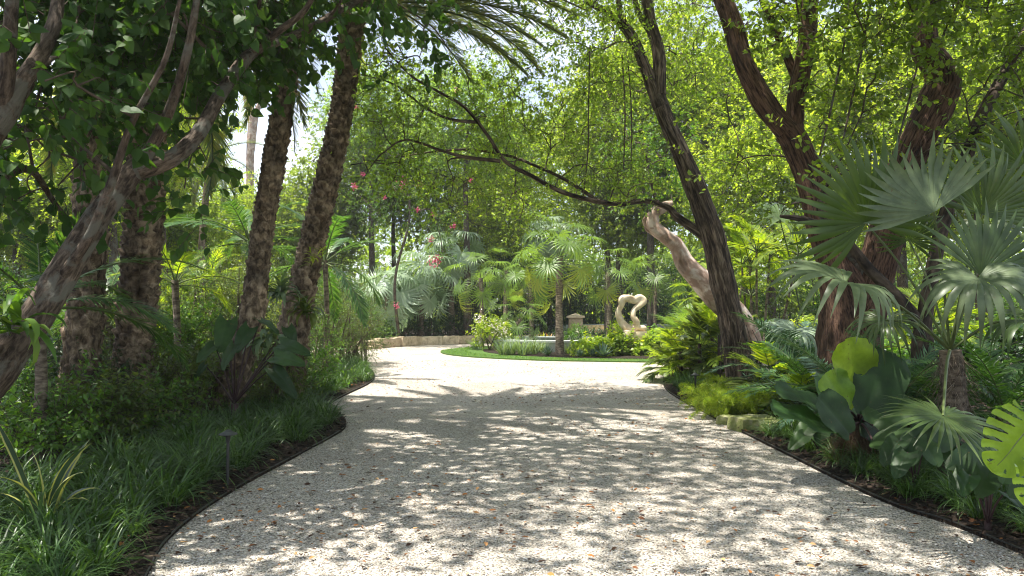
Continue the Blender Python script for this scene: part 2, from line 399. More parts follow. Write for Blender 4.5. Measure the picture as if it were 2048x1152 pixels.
M['thin_palm'] = barkmat('ringed_palm_bark', [(.07, .055, .04), (.16, .13, .10), (.26, .22, .17)], (8, 8, 24), bump=.6)
M['twig'] = solidmat('twig_bark', [(.05, .036, .025), (.13, .1, .075)], 20, .9)
M['fibre'] = solidmat('dry_root_fibre', [(.05, .03, .016), (.14, .09, .05), (.2, .14, .08)], 30, .95, .8)
M['black_metal'] = solidmat('black_metal', [(.02, .02, .02), (.035, .034, .032)], 12, .45, .05, spec=.5)
M['bronze'] = solidmat('weathered_fixture', [(.04, .042, .04), (.08, .085, .08)], 20, .7, .1, spec=.3)
M['limestone'] = solidmat('limestone', [(.3, .24, .16), (.5, .42, .3), (.64, .56, .42)], 5, .9, .8, .03, useattr=True)
M['cutstone'] = solidmat('yellow_cut_stone', [(.5, .4, .22), (.64, .53, .32), (.72, .62, .42)], 5, .85, .4, .01)
M['sculpt'] = solidmat('carved_cream_stone', [(.42, .31, .19), (.58, .47, .32), (.68, .6, .46)], 4, .7, .4, .01)
M['concrete'] = solidmat('pale_concrete', [(.3, .32, .3), (.42, .44, .42), (.5, .52, .5)], 6, .8, .2)
M['rock'] = solidmat('mossy_rock', [(.1, .14, .03), (.25, .26, .1), (.4, .38, .28)], 7, .95, .8, .03)
M['pink'] = leafmat('magenta_petal', [(.35, .03, .08), (.45, .06, .14), (.5, .14, .2)], tf=.4, trans=(1.3, 1.3, 1.3))
M['petal'] = leafmat('pale_petal', [(.75, .6, .6), (.8, .74, .7), (.82, .8, .76)], tf=.4, trans=(1.1, 1.1, 1.1))
M['orange'] = leafmat('orange_bromeliad', [(.6, .12, .03), (.7, .25, .08), (.6, .35, .15)], tf=.35, trans=(1.3, 1.2, 1.0))
M['redleaf'] = leafmat('dark_red_leaf', [(.09, .02, .015), (.2, .04, .02), (.3, .09, .03), (.14, .16, .03)], tf=.35, trans=(1.5, 1.3, 1.0))
# ---------------------------------------------------------------- the setting
def gravel_material():
    m, N, L = newmat('crushed_stone_gravel'); t = N.new('ShaderNodeTexCoord'); v = t.outputs['Object']
    vo = N.new('ShaderNodeTexVoronoi'); vo.inputs['Scale'].default_value = 88; vo.inputs['Randomness'].default_value = 1.0; L.new(v, vo.inputs['Vector'])
    sp = N.new('ShaderNodeSeparateColor'); L.new(vo.outputs['Color'], sp.inputs['Color'])
    c = ramp(N, L, sp.outputs['Red'], [(0, (.07, .065, .06)), (.14, (.24, .225, .2)), (.4, (.45, .43, .40)), (.75, (.62, .6, .57)), (.93, (.8, .78, .75)), (1, (.45, .34, .24))])
    v2 = N.new('ShaderNodeTexVoronoi'); v2.inputs['Scale'].default_value = 210; L.new(v, v2.inputs['Vector'])
    s2 = N.new('ShaderNodeSeparateColor'); L.new(v2.outputs['Color'], s2.inputs['Color'])
    c = mixc(N, L, c, ramp(N, L, s2.outputs['Green'], [(0, (.55, .53, .5)), (.4, (1, 1, 1)), (1, (1.12, 1.1, 1.06))]), 1.0, 'MULTIPLY')
    f = noise(N, L, v, .55, 5, .6); c = mixc(N, L, c, ramp(N, L, f, [(.35, (.80, .75, .69)), (.6, (1.08, 1.03, .96))]), 1.0, 'MULTIPLY')
    f3 = noise(N, L, v, 1.1, 8, .75); c = mixc(N, L, c, (.17, .11, .075), ramp(N, L, f3, [(.52, (0, 0, 0)), (.72, (.45, .45, .45))]))
    gr = N.new('ShaderNodeMath'); gr.operation = 'MULTIPLY'; gr.inputs[1].default_value = 0.5
    p = N.new('ShaderNodeBsdfPrincipled'); L.new(c, p.inputs['Base Color']); p.inputs['Roughness'].default_value = .85; p.inputs['Specular IOR Level'].default_value = .3
    b = N.new('ShaderNodeBump'); b.inputs['Strength'].default_value = .9; b.inputs['Distance'].default_value = .012; b.invert = True; L.new(vo.outputs['Distance'], b.inputs['Height'])
    b2 = N.new('ShaderNodeBump'); b2.inputs['Strength'].default_value = .7; b2.inputs['Distance'].default_value = .05; L.new(noise(N, L, v, 7, 6, .7), b2.inputs['Height'])
    L.new(b2.outputs[0], b.inputs['Normal']); L.new(b.outputs[0], p.inputs['Normal'])
    o = N.new('ShaderNodeOutputMaterial'); L.new(p.outputs[0], o.inputs['Surface']); return m
def mulch_material():
    m, N, L = newmat('dark_bark_mulch'); t = N.new('ShaderNodeTexCoord'); v = t.outputs['Object']
    mp = N.new('ShaderNodeMapping'); mp.inputs['Scale'].default_value = (22, 50, 30); mp.inputs['Rotation'].default_value = (0, 0, .6); L.new(v, mp.inputs['Vector'])
    vo = N.new('ShaderNodeTexVoronoi'); vo.inputs['Scale'].default_value = 1; L.new(mp.outputs[0], vo.inputs['Vector'])
    sp = N.new('ShaderNodeSeparateColor'); L.new(vo.outputs['Color'], sp.inputs['Color'])
    c = ramp(N, L, sp.outputs['Red'], [(0, (.008, .006, .005)), (.6, (.028, .02, .015)), (.92, (.06, .042, .03)), (1, (.12, .09, .06))])
    p = N.new('ShaderNodeBsdfPrincipled'); L.new(c, p.inputs['Base Color']); p.inputs['Roughness'].default_value = .9; p.inputs['Specular IOR Level'].default_value = .2
    b = N.new('ShaderNodeBump'); b.inputs['Strength'].default_value = 1; b.inputs['Distance'].default_value = .03; L.new(vo.outputs['Distance'], b.inputs['Height']); L.new(b.outputs[0], p.inputs['Normal'])
    o = N.new('ShaderNodeOutputMaterial'); L.new(p.outputs[0], o.inputs['Surface']); return m
M['gravel'] = gravel_material(); M['mulch'] = mulch_material()
M['lawn'] = solidmat('mown_lawn', [(.03, .07, .012), (.06, .12, .02), (.09, .15, .03)], 9, .9, .8, .02)
M['soil'] = solidmat('leafy_soil', [(.015, .014, .008), (.035, .04, .015), (.06, .06, .03)], 1.5, .95, .8, .05)
M['water'] = solidmat('still_basin_water', [(.1, .13, .11), (.14, .17, .15)], 3, .08, .05)
rng = np.random.default_rng(7)

def inpoly(pts, poly):
    x, y = pts[:, 0], pts[:, 1]; r = np.zeros(len(pts), bool); q = np.asarray(poly); j = len(q) - 1
    for i in range(len(q)):
        xi, yi, xj, yj = q[i][0], q[i][1], q[j][0], q[j][1]
        c = ((yi > y) != (yj > y)) & (x < (xj - xi) * (y - yi) / (yj - yi + 1e-12) + xi); r ^= c; j = i
    return r
def smooth_line(px, n=8): return cr_spline(np.array([G(*p)[:2] for p in px]), n)
def sheet(name, outline, z0, z1, mat, kind='structure'):
    """A low bed: flat top, side down to the ground."""
    import bmesh
    bm = bmesh.new(); top = [bm.verts.new((x, y, z1)) for x, y in outline]; f = bm.faces.new(top)
    if f.normal.z < 0: f.normal_flip()
    lo = [bm.verts.new((x, y, z0)) for x, y in outline]; n = len(top)
    for i in range(n): bm.faces.new((top[i], top[(i+1) % n], lo[(i+1) % n], lo[i]))
    bmesh.ops.recalc_face_normals(bm, faces=bm.faces); bmesh.ops.triangulate(bm, faces=[f])
    me = bpy.data.meshes.new(name); bm.to_mesh(me); bm.free(); me.materials.append(mat)
    o = link(name, me); return tag(o, kind=kind)
g = MB(); g.add([[-600, -200, -.02], [600, -200, -.02], [600, 1200, -.02], [-600, 1200, -.02]], [[0, 1, 2, 3]]); tag(g.build('ground', M['soil']), kind='structure')
# gravel drive: gently uneven sheet
nx, ny = 150, 140
X, Y = np.meshgrid(np.linspace(-24, 26, nx), np.linspace(-6, 38.5, ny)); Z = .004 + .02 * (fbm(np.stack([X * .8, Y * .8, X * 0], -1), 2) - .3)
i = np.arange(ny - 1)[:, None] * nx + np.arange(nx - 1)[None]
g = MB(); g.add(np.stack([X, Y, np.maximum(Z, -.005)], -1), np.stack([i, i + 1, i + nx + 1, i + nx], -1).reshape(-1, 4)); tag(g.build('driveway', M['gravel']), kind='structure')
LE = smooth_line([(255, 1230), (298, 1150), (330, 1092), (400, 1030), (500, 966), (600, 912), (662, 878), (691, 856), (686, 838), (668, 822), (664, 808), (690, 792), (736, 770), (749, 757), (742, 742), (712, 728), (640, 718), (540, 715)])
RE = smooth_line([(2300, 1215), (2048, 1112), (1900, 1052), (1800, 1020), (1700, 975), (1560, 905), (1450, 850), (1400, 822), (1360, 801), (1333, 782), (1326, 765), (1332, 748), (1345, 738), (1420, 732), (1600, 730)])
LB = [tuple(p) for p in LE] + [(-26, LE[-1][1] + .5), (-26, -5), (LE[0][0] - .6, -5)]
RB = [tuple(p) for p in RE] + [(28, RE[-1][1]), (28, -5), (RE[0][0] + 1.5, -5)]
tag(sheet('mulch_bed', LB, -.01, .045, M['mulch']))
tag(sheet('mulch_bed', RB, -.01, .045, M['mulch']))
def strip_edge(line, h, label):
    g = MB(); C = np.hstack([line, np.full((len(line), 1), h)])
    tube(g, C, .006, 6, spline=False); o = g.build('bed_edging', M['black_metal']); o.scale = (1, 1, 1)
    tag(o, label, 'edging')
strip_edge(LE, .040, 'black metal edging strip curving along the left planting bed')
strip_edge(RE, .040, 'black metal edging strip curving along the right planting bed')
th = np.linspace(0, 2 * np.pi, 72, endpoint=False)
ICX, ICY, IRX, IRY = 4.6, 28.2, 7.3, 5.75
tag(sheet('lawn', [(ICX + IRX * math.cos(a), ICY + IRY * math.sin(a)) for a in th], -.01, .05, M['lawn']))
tag(sheet('planting_bed', [(ICX + .3 + (IRX - 1.3) * math.cos(a), ICY + .1 + (IRY - .85) * math.sin(a)) for a in th], .02, .062, M['mulch']))
tag(sheet('mulch_bed', [(-26, 33.2), (-6.8, 31.3), (-4, 34.0), (0, 36.2), (3.2, 37.0), (6.5, 37.0), (12, 36), (28, 34), (28, 60), (-26, 60)], -.01, .05, M['mulch']))
# grass blades along the island lawn rim
g = MB(); n = 9000; a = rng.random(n) * 2 * np.pi; q = .86 + .14 * rng.random(n)
b = np.stack([ICX + IRX * q * np.cos(a), ICY + IRY * q * np.sin(a), np.full(n, .045)], -1); hd = rng.random(n) * 6.28
blade_strip(g, b, np.stack([np.cos(hd), np.sin(hd)], -1) @ np.eye(2, 3), 1.3 + .3 * rng.random(n), .04 + .03 * rng.random(n), np.full(n, .006), np.full(n, .8), 2)
tag(g.build('grass', M['leaf_mid']), kind='stuff')
# loose stones: real pebbles where the drive is nearest
def pebbles(n, y0, y1, s0, s1):
    g = MB(); pts = np.stack([rng.uniform(-5, 7, n), y0 + (y1 - y0) * rng.random(n) ** 1.4, np.zeros(n)], -1)
    poly = [tuple(p) for p in LE] + [tuple(p) for p in RE[::-1]]
    pts = pts[inpoly(pts, poly)]; n = len(pts)
    V0 = np.array([[1, 0, 0], [-1, 0, 0], [0, 1, 0], [0, -1, 0], [0, 0, 1], [0, 0, -.6]], float)
    F0 = np.array([[0, 2, 4], [2, 1, 4], [1, 3, 4], [3, 0, 4], [2, 0, 5], [1, 2, 5], [3, 1, 5], [0, 3, 5]])
    V = V0[None] * (1 + .5 * (rng.random((n, 6, 1)) - .5)); s = (s0 + (s1 - s0) * rng.random((n, 1, 1)) ** 2)
    V = V * s * np.concatenate([.7 + .6 * rng.random((n, 1, 2)), .45 + .35 * rng.random((n, 1, 1))], -1)
    a = rng.random(n) * 6.28; ca, sa = np.cos(a)[:, None], np.sin(a)[:, None]
    V = np.stack([V[..., 0] * ca - V[..., 1] * sa, V[..., 0] * sa + V[..., 1] * ca, V[..., 2]], -1)
    pts[:, 2] = np.maximum(.004 + .02 * (fbm(np.stack([pts[:, 0] * .8, pts[:, 1] * .8, pts[:, 0] * 0], -1), 2) - .3), -.005) + s[:, 0, 0] * .25
    F = F0[None] + (np.arange(n) * 6)[:, None, None]
    g.add((V + pts[:, None]).reshape(-1, 3), F.reshape(-1, 3), np.repeat(rng.random(n), 8), smooth=False)
    return g
M['pebble'] = flatattr('loose_chipping', [(.05, .045, .04), (.22, .2, .18), (.38, .36, .33), (.52, .5, .47), (.7, .68, .65)], .8, .3)
g = pebbles(130000, 3.0, 11, .004, .0095); tag(g.build('loose_gravel', M['pebble']), kind='stuff')
# fallen leaves on the drive and on the mulch
M['litter'] = flatattr('fallen_leaf', [(.035, .02, .014), (.09, .045, .025), (.2, .085, .035), (.42, .17, .05), (.5, .33, .16)], .7)
LT = (np.array([[0, 0, 0], [.22, .3, .1], [.24, .65, .12], [0, 1, .02], [-.24, .65, .08], [-.22, .3, .12], [0, .5, .0]]), np.array([[0, 1, 6], [1, 2, 6], [2, 3, 6], [3, 4, 6], [4, 5, 6], [5, 0, 6]]))
def litter(n, poly, z, s0, s1, xr, yr, pw=1.3):
    g = MB(); pts = np.stack([rng.uniform(*xr, n), yr[0] + (yr[1] - yr[0]) * rng.random(n) ** pw, np.full(n, z)], -1)
    pts = pts[inpoly(pts, poly)]
    c = fbm(pts * [.7, .7, 1] + 5, 3); pts = pts[(c + .25 * (rng.random(len(pts)) - .5)) > .47]; n = len(pts)
    a = rng.random(n) * 6.28; d = np.stack([np.cos(a), np.sin(a), .12 * rng.normal(size=n)], -1)
    scatter(g, LT, pts, d, np.array([0, 0, 1.0]) + rng.normal(size=(n, 3)) * .25, s0 + (s1 - s0) * rng.random(n) ** 2.2, 0, rng.random(n) ** 1.3)
    return g
DP = [tuple(p) for p in LE] + [tuple(p) for p in RE[::-1]]
g = litter(17000, DP, .022, .014, .065, (-5, 7), (3, 24)); tag(g.build('fallen_leaves', M['litter']), kind='stuff')
g = litter(9000, LB, .052, .03, .10, (-9, 0), (2.5, 16)); tag(g.build('fallen_leaves', M['litter']), kind='stuff')
g = litter(9000, RB, .052, .03, .10, (1, 9), (2.5, 16)); tag(g.build('fallen_leaves', M['litter']), kind='stuff')
M['chip'] = flatattr('bark_chip', [(.012, .009, .007), (.035, .024, .017), (.08, .055, .04)], .9)
def chips(n, poly, xr, yr):
    g = MB(); pts = np.stack([rng.uniform(*xr, n), rng.uniform(*yr, n), np.full(n, .05)], -1); pts = pts[inpoly(pts, poly)]; n = len(pts)
    a = rng.random(n) * 6.28; d = np.stack([np.cos(a), np.sin(a), .3 * rng.normal(size=n)], -1)
    scatter(g, (np.array([[-.25, 0, 0], [.25, 0, 0], [.2, 1, .05], [-.2, 1, .1], [0, .5, .25]]), np.array([[0, 1, 4], [1, 2, 4], [2, 3, 4], [3, 0, 4]])), pts, d, np.array([0, 0, 1.0]) + rng.normal(size=(n, 3)) * .4, .02 + .05 * rng.random(n))
    return g
tag(chips(26000, LB, (-6, 0), (3, 14)).build('bark_chips', M['chip']), kind='stuff')
tag(chips(26000, RB, (1, 8), (3, 14)).build('bark_chips', M['chip']), kind='stuff')

# ---------------------------------------------------------------- plant builders
def fan_blade(mb, hub, d, up, Rr, nseg=34, spread=300, split=.42, droop=.28, cup=.12, fold=.22, seed=0, mat=0, wfac=1.0, rows=(0, .12, .28, .42, .6, .8, 1.0), rag=.06):
    """A palmate leaf: pleated segments joined near the stalk, free and drooping towards their tips."""
    r = np.random.default_rng(seed); d = nrm(np.asarray(d, float)); x = nrm(np.cross(d, np.asarray(up, float))); n = np.cross(x, d)
    s = R(spread); th = (np.arange(nseg) + .5) / nseg * s - s / 2; th = th + r.normal(size=nseg) * s / nseg * .12
    dt = s / nseg
    Ln = (0.72 + .28 * np.cos(th * .55)) * (1 + rag * r.normal(size=nseg)); dr = droop * (.5 + 1.0 * r.random(nseg)); rr = np.array(rows)
    rho = rr[None] * Ln[:, None]                                             # nseg, rows
    half = np.where(rr[None] <= split, rho * math.tan(dt / 2) * 1.0, (split * Ln[:, None]) * math.tan(dt / 2) * (1 - np.clip((rr[None] - split) / (1 - split), 0, 1) ** 1.35) * 1.08)
    half = np.maximum(half * wfac, .0015)
    over = np.clip((rr[None] - .3) / .7, 0, 1)
    z = cup * np.sin(np.minimum(rho, 1) * 2.2) - dr[:, None] * over ** 2.1
    rad = rho - .35 * dr[:, None] * over ** 2.4
    tw = r.normal(size=nseg) * .16
    ct, st = np.cos(th)[:, None], np.sin(th)[:, None]
    pl = np.stack([st * rad, ct * rad, z], -1); sd = np.stack([ct, -st, 0 * st], -1)
    e = fold * half[..., None] * np.array([0, 0, 1.0])
    twz = (tw[:, None] * half * 3 * over)[..., None] * np.array([0, 0, 1.0])
    A = pl - sd * half[..., None] - e * .5 - twz; B = pl + e * .5; Cc = pl + sd * half[..., None] - e * .5 + twz
    V = np.stack([A, B, Cc], 2).reshape(-1, 3) * Rr
    W = np.asarray(hub) + V[:, :1] * x + V[:, 1:2] * d + V[:, 2:3] * n
    k = len(rr); F0 = []
    for i in range(k - 1):
        for j in range(2): F0.append([i*3+j, i*3+j+1, i*3+3+j+1, i*3+3+j])
    F = np.array(F0)[None] + (np.arange(nseg) * k * 3)[:, None, None]
    mb.add(W, F.reshape(-1, 4), np.repeat(r.random(nseg) * .5 + .25 * r.random() + .1, len(F0)), mat)
def fan_frond_mesh(name, Rr, pet, seed, mat, nseg=30, droop=.28, spread=290, split=.45, sagg=.25, detail=True, tilt=50):
    """Stalk along +Y from the origin, blade at its end; gravity is -Z."""
    mb = MB(); t = np.linspace(0, 1, 6)[:, None]
    C = np.hstack([t * 0, t * pet, -sagg * pet * t ** 2]); tube(mb, C, [.018, .012, .010, .009, .008, .007], 5, 2, 1)
    d0 = nrm(C[-1] - C[-2]); a = R(-tilt); d = np.array([0, d0[1] * math.cos(a) - d0[2] * math.sin(a), d0[1] * math.sin(a) + d0[2] * math.cos(a)]); rows = (0, .15, .3, .45, .65, .85, 1.0) if detail else (0, .45, .75, 1.0)
    fan_blade(mb, C[-1], d, [0, 0, 1], Rr, nseg, spread, split, droop, .12, .25, seed, 0, rows=rows)
    return mb.mesh(name, [mat, M['petiole']])
def frame_mtx(loc, d, up):
    d = Vector(d).normalized(); x = d.cross(Vector(up)).normalized(); n = x.cross(d)
    m = Matrix((x, d, n)).transposed().to_4x4(); m.translation = Vector(loc); return m
def rosette(root, top, meshes, n, name='frond', e0=78, e1=-35, rad=.06, rg=None, old=None, az0=0.0, sc=(.85, 1.12), low=0.0):
    """Fronds in a spiral, the young ones upright and the old ones hanging."""
    top = np.asarray(top, float); rel = top - np.asarray(root.location)
    for i in range(n):
        f = (i + .5) / n; az = az0 + i * 2.39996; el = R(e0 + (e1 - e0) * f ** .85 + rg.normal() * 6)
        d = np.array([math.cos(az) * math.cos(el), math.sin(az) * math.cos(el), math.sin(el)])
        up = np.array([-math.cos(az) * math.sin(el), -math.sin(az) * math.sin(el), math.cos(el)]) + rg.normal(size=3) * .18
        me = meshes[int(rg.integers(len(meshes)))]
        if old and f > 1 - old[1]: me = old[0]
        m = frame_mtx(rel + [d[0] * rad, d[1] * rad, -f * low], d, up) @ Matrix.Scale(float(rg.uniform(*sc)), 4)
        o = link(name, me, root, m)
def pinnate_mesh(name, L, nl, ll, mat, seed=0, curve=1.2, vang=.35, wd=.014, start=.12, stalkmat=None, angle=62, leafdroop=.35, rs=.016, base_sc=.35, tw=.1, reps=1, seg=3):
    """A feather leaf: stalk along +Y that arches down, leaflets in two ranks."""
    r = np.random.default_rng(seed); mb = MB(); k = 16; t = np.linspace(0, 1, k); a = -curve * t ** 1.3
    C = np.zeros((k, 3)); C[1:, 1] = np.cumsum(np.cos(a[1:]) * L / (k - 1)); C[1:, 2] = np.cumsum(np.sin(a[1:]) * L / (k - 1))
    tube(mb, C, np.linspace(rs, rs * .2, k), 5, mat=1, spline=False)
    T = nrm(np.gradient(C, axis=0)); NN = nrm(np.cross([1.0, 0, 0], T))
    for s in (-1, 1):
        for q in range(reps):
            tt = start + (1 - start) * (np.arange(nl) + .5 * r.random(nl)) / nl; ii = tt * (k - 1); i0 = np.clip(ii.astype(int), 0, k - 2); f = (ii - i0)[:, None]
            O = C[i0] * (1 - f) + C[i0 + 1] * f; Tt = nrm(T[i0] * (1 - f) + T[i0 + 1] * f); Nn = NN[i0]
            env = np.clip(np.minimum(base_sc + (tt - start) * 3.2, 1), 0, 1) * np.clip((1.04 - tt) * 3.2, .32, 1); ln = ll * env * (.92 + .16 * r.random(nl))
            an = R(angle) * (1 - .45 * tt) + r.normal(size=nl) * tw; el = vang + q * .5 + r.normal(size=nl) * tw * 1.4
            Sx = np.tile([s * 1.0, 0, 0], (nl, 1))
            dd = Tt * np.cos(an)[:, None] + (Sx * np.cos(el)[:, None] + Nn * np.sin(el)[:, None]) * np.sin(an)[:, None]
            dd = nrm(dd); wv = nrm(np.cross(dd, Nn)); pr = [.45, 1, .75, .06] if seg == 3 else [.6, 1.0, .06]
            tv = np.linspace(0, 1, len(pr)); V = []
            for j, tj in enumerate(tv):
                c = O + dd * (ln * tj)[:, None] + np.array([0, 0, -1.0]) * (ln * leafdroop * tj ** 2)[:, None]
                V += [c - wv * wd * pr[j], c + wv * wd * pr[j]]
            V = np.stack(V, 1); kk = len(pr) * 2; F0 = np.array([[2*j, 2*j+1, 2*j+3, 2*j+2] for j in range(len(pr) - 1)])
            F = F0[None] + (np.arange(nl) * kk)[:, None, None]
            mb.add(V.reshape(-1, 3), F.reshape(-1, 4), np.repeat(r.random(nl), len(F0)), 0)
    return mb.mesh(name, [mat, stalkmat or M['petiole']])
def boss_trunk(mb, pts, rad, around=8, pitch=.13, amp=.28, seed=0, long_to=0.0, long_pitch=.35, mat=0, base=None, hole=None):
    """A date palm stem: real overlapping leaf bases set in a spiral."""
    Q = cr_spline(np.hstack([np.asarray(pts, float), np.asarray(rad, float)[:, None]]), 24); C, rr = Q[:, :3], Q[:, 3]
    L = np.concatenate([[0], np.cumsum(np.linalg.norm(np.diff(C, axis=0), axis=1))]); k = int(L[-1] / .012)
    l = np.linspace(0, L[-1], k); C = np.stack([np.interp(l, L, C[:, j]) for j in range(3)], -1); rr = np.interp(l, L, rr)
    T, N, B = frames(C); sides = around * 13; u = np.arange(sides) / sides
    pv = np.where(l < long_to, long_pitch, pitch); pv = np.convolve(np.pad(pv, 20, 'edge'), np.ones(41) / 41, 'valid'); vv = np.cumsum((l[1] - l[0]) / pv)
    U, Vv = np.meshgrid(u * around, vv); wob = .22 * (vnoise(np.stack([U * .8, Vv * .8, U * 0 + seed], -1)) - .5); Vv = Vv + wob + U / around * 2
    best = np.full(U.shape, -1.0); cid = np.zeros(U.shape)
    for off in (0, .5):
        uu = U + off; v2 = Vv + off; iu = np.floor(uu) % around; iv = np.floor(v2); s = uu - np.floor(uu) - .5; t = v2 - iv - .5
        h = hsh(iu + seed, iv, off * 7 + seed); q = np.abs(s) * 2; top = .40 - .30 * q ** 2 + .1 * (h - .5)
        p = np.clip((1.0 - q) * 5, 0, 1) ** .7 * np.clip((t + .5) * 1.15 + .05, 0, 1) ** .8 * np.clip((top - t) * 8, 0, 1) * (.7 + .5 * h) * (1 - .25 * q)
        m = p > best; best = np.where(m, p, best); cid = np.where(m, h, cid)
    best = best + .16 * (fbm(np.stack([U * 3, Vv * 4, U * 0 + seed], -1), 3) - .5)
    rad2 = rr[:, None] * (1 + amp * (best - .55))
    if hole is not None:
        a0, l0, da, dl, dep = hole; A = u * 2 * np.pi
        dist = ((np.angle(np.exp(1j * (A - a0))) / da)[None] ** 2 + ((l - l0) / dl)[:, None] ** 2); e = np.clip(1.5 - dist * 1.2 + .5 * (vnoise(np.stack([U * 2, Vv * 3, U * 0], -1)) - .5), 0, 1)
        rad2 = rad2 * (1 - dep * np.minimum(e * 2, 1)); HM = e > .35
    a = u * 2 * np.pi; ca, sa = np.cos(a), np.sin(a)
    V = C[:, None] + rad2[..., None] * (ca[None, :, None] * N[:, None] + sa[None, :, None] * B[:, None])
    i = np.arange(k - 1)[:, None] * sides; j = np.arange(sides)[None]; j2 = (j + 1) % sides
    F = np.stack([i + j, i + j2, i + sides + j2, i + sides + j], -1).reshape(-1, 4)
    bk = np.stack([np.outer(rr, ca), np.outer(rr, sa), np.outer(l, np.ones(sides))], -1) + seed
    mb.add(V.reshape(-1, 3), F, cid[:-1].ravel(), mat, bk.reshape(-1, 3))
    return C, rr
def fibres(mb, C, rr, n, L, rng, mat=0, r=.002, out=.5, down=1.0):
    i = rng.integers(0, len(C) - 1, n); T, N, B = frames(C); a = rng.random(n) * 6.28
    rd = np.cos(a)[:, None] * N[i] + np.sin(a)[:, None] * B[i]
    A = C[i] + rd * rr[i][:, None] * .95; l = L * (.4 + rng.random((n, 1))); E = A + (rd * out * (.3 + rng.random((n, 1))) + [0, 0, -down] + rng.normal(size=(n, 3)) * .3) * l
    prisms(mb, A, E, r, r * .5, mat)

def grass_mesh(name, mat, seed, n=70, L=.34, wd=.006, spread=.07, bend=1.9, up=(.9, 1.55), seg=5):
    r = np.random.default_rng(seed); mb = MB(); a = r.random(n) * 6.28; q = spread * np.sqrt(r.random(n))
    b = np.stack([q * np.cos(a), q * np.sin(a), np.zeros(n)], -1); h = a + r.normal(size=n) * .7
    blade_strip(mb, b, np.stack([np.cos(h), np.sin(h), 0 * h], -1), r.uniform(*up, n), L * (.6 + .6 * r.random(n)), wd * (.7 + .6 * r.random(n)), bend * (.5 + .8 * r.random(n)), seg, fold=.3)
    return mb.mesh(name, mat)
def big_leaf(mb, base, d, up, L, W, mat=0, wave=.05, droop=.3, cup=.15, seed=0, shape='oval', nu=14, nv=8, fold=.1, rnd=None):
    """A broad blade with a midrib, ribs across and a waved edge."""
    r = np.random.default_rng(seed); d = nrm(np.asarray(d, float)); x = nrm(np.cross(d, np.asarray(up, float))); n = np.cross(x, d)
    t = np.linspace(0, 1, nu + 1)
    if shape == 'oval': wv = np.sin(np.pi * np.clip(t, 0, 1) ** .8) ** .7
    elif shape == 'heart': wv = np.where(t < .25, .75 + t, np.sqrt(np.clip(1 - ((t - .25) / .75) ** 1.7, 0, 1)))
    elif shape == 'paddle': wv = np.clip(.25 + 1.05 * np.sin(np.pi * (t * .92 + .02) ** 1.25) ** .6, .12, 1.2) * np.where(t > .97, .6, 1)
    elif shape == 'strap': wv = np.sin(np.pi * (t * .93 + .05)) ** .45
    wv = np.clip(wv, .01, 2); s = np.linspace(-1, 1, 2 * nv + 1)
    Tt, Ss = np.meshgrid(t, s, indexing='ij'); hw = wv[:, None] * W / 2
    Xx = Ss * hw; Yy = Tt * L - (abs(Ss) ** 2) * .12 * L * (1 - Tt) * (1.6 if shape == 'heart' else .3)
    ph = r.random() * 6
    Zz = fold * np.abs(Xx) + cup * L * (Tt - Tt ** 2) - droop * L * Tt ** 2.2 + wave * L * np.abs(Ss) ** 2 * np.sin(Tt * 13 + ph + Ss * 2) * .5 + .0045 * L * np.sin((Tt - np.abs(Ss) * .28) * 75) * np.minimum(abs(Ss) * 3, 1)
    Zz = Zz - .012 * L * np.exp(-(Ss * 9) ** 2)
    V = np.stack([Xx, Yy, Zz], -1).reshape(-1, 3); Wd = np.asarray(base) + V[:, :1] * x + V[:, 1:2] * d + V[:, 2:3] * n
    m = 2 * nv + 1; i = np.arange(nu)[:, None] * m + np.arange(2 * nv)[None]
    F = np.stack([i, i + 1, i + m + 1, i + m], -1).reshape(-1, 4)
    mb.add(Wd, F, r.random() if rnd is None else rnd, mat)
def stalk(mb, a, b, sag=.1, r0=.012, r1=.007, mat=0, side=(0, 0, 0)):
    a = np.asarray(a, float); b = np.asarray(b, float); m = (a + b) / 2 + np.array([0, 0, sag]) + np.asarray(side)
    tube(mb, [a, m, b], [r0, (r0 + r1) / 2, r1], 6, 6, mat)

class Tree:
    """A tree thing: trunk and limbs as parts, one crown."""
    def __init__(s, name, base, label, cat='tree', group=None):
        s.root = thing(name, base, label, cat, group); s.sk = []
    def limb(s, pts, rad, mat, name='limb', sides=14, **k):
        g = MB(); C, rr = tube(g, pts, rad, sides, 8, 0, **k); s.sk.append(C[len(C) // 5:]); g.build(name, mat, s.root); return C
    def crown(s, blobs, mat, seed=1, name='crown', br=.7, r0=.03, twigmat=None, skel=None, minpy=None, **k):
        g = MB(); rg = np.random.default_rng(seed); CC = foliage(g, blobs, rng=rg, **k)
        if br: branches(g, CC, np.concatenate(skel or s.sk), rg, r0=r0, frac=br)
        return g.build(name, [twigmat or M['twig'], mat], s.root)
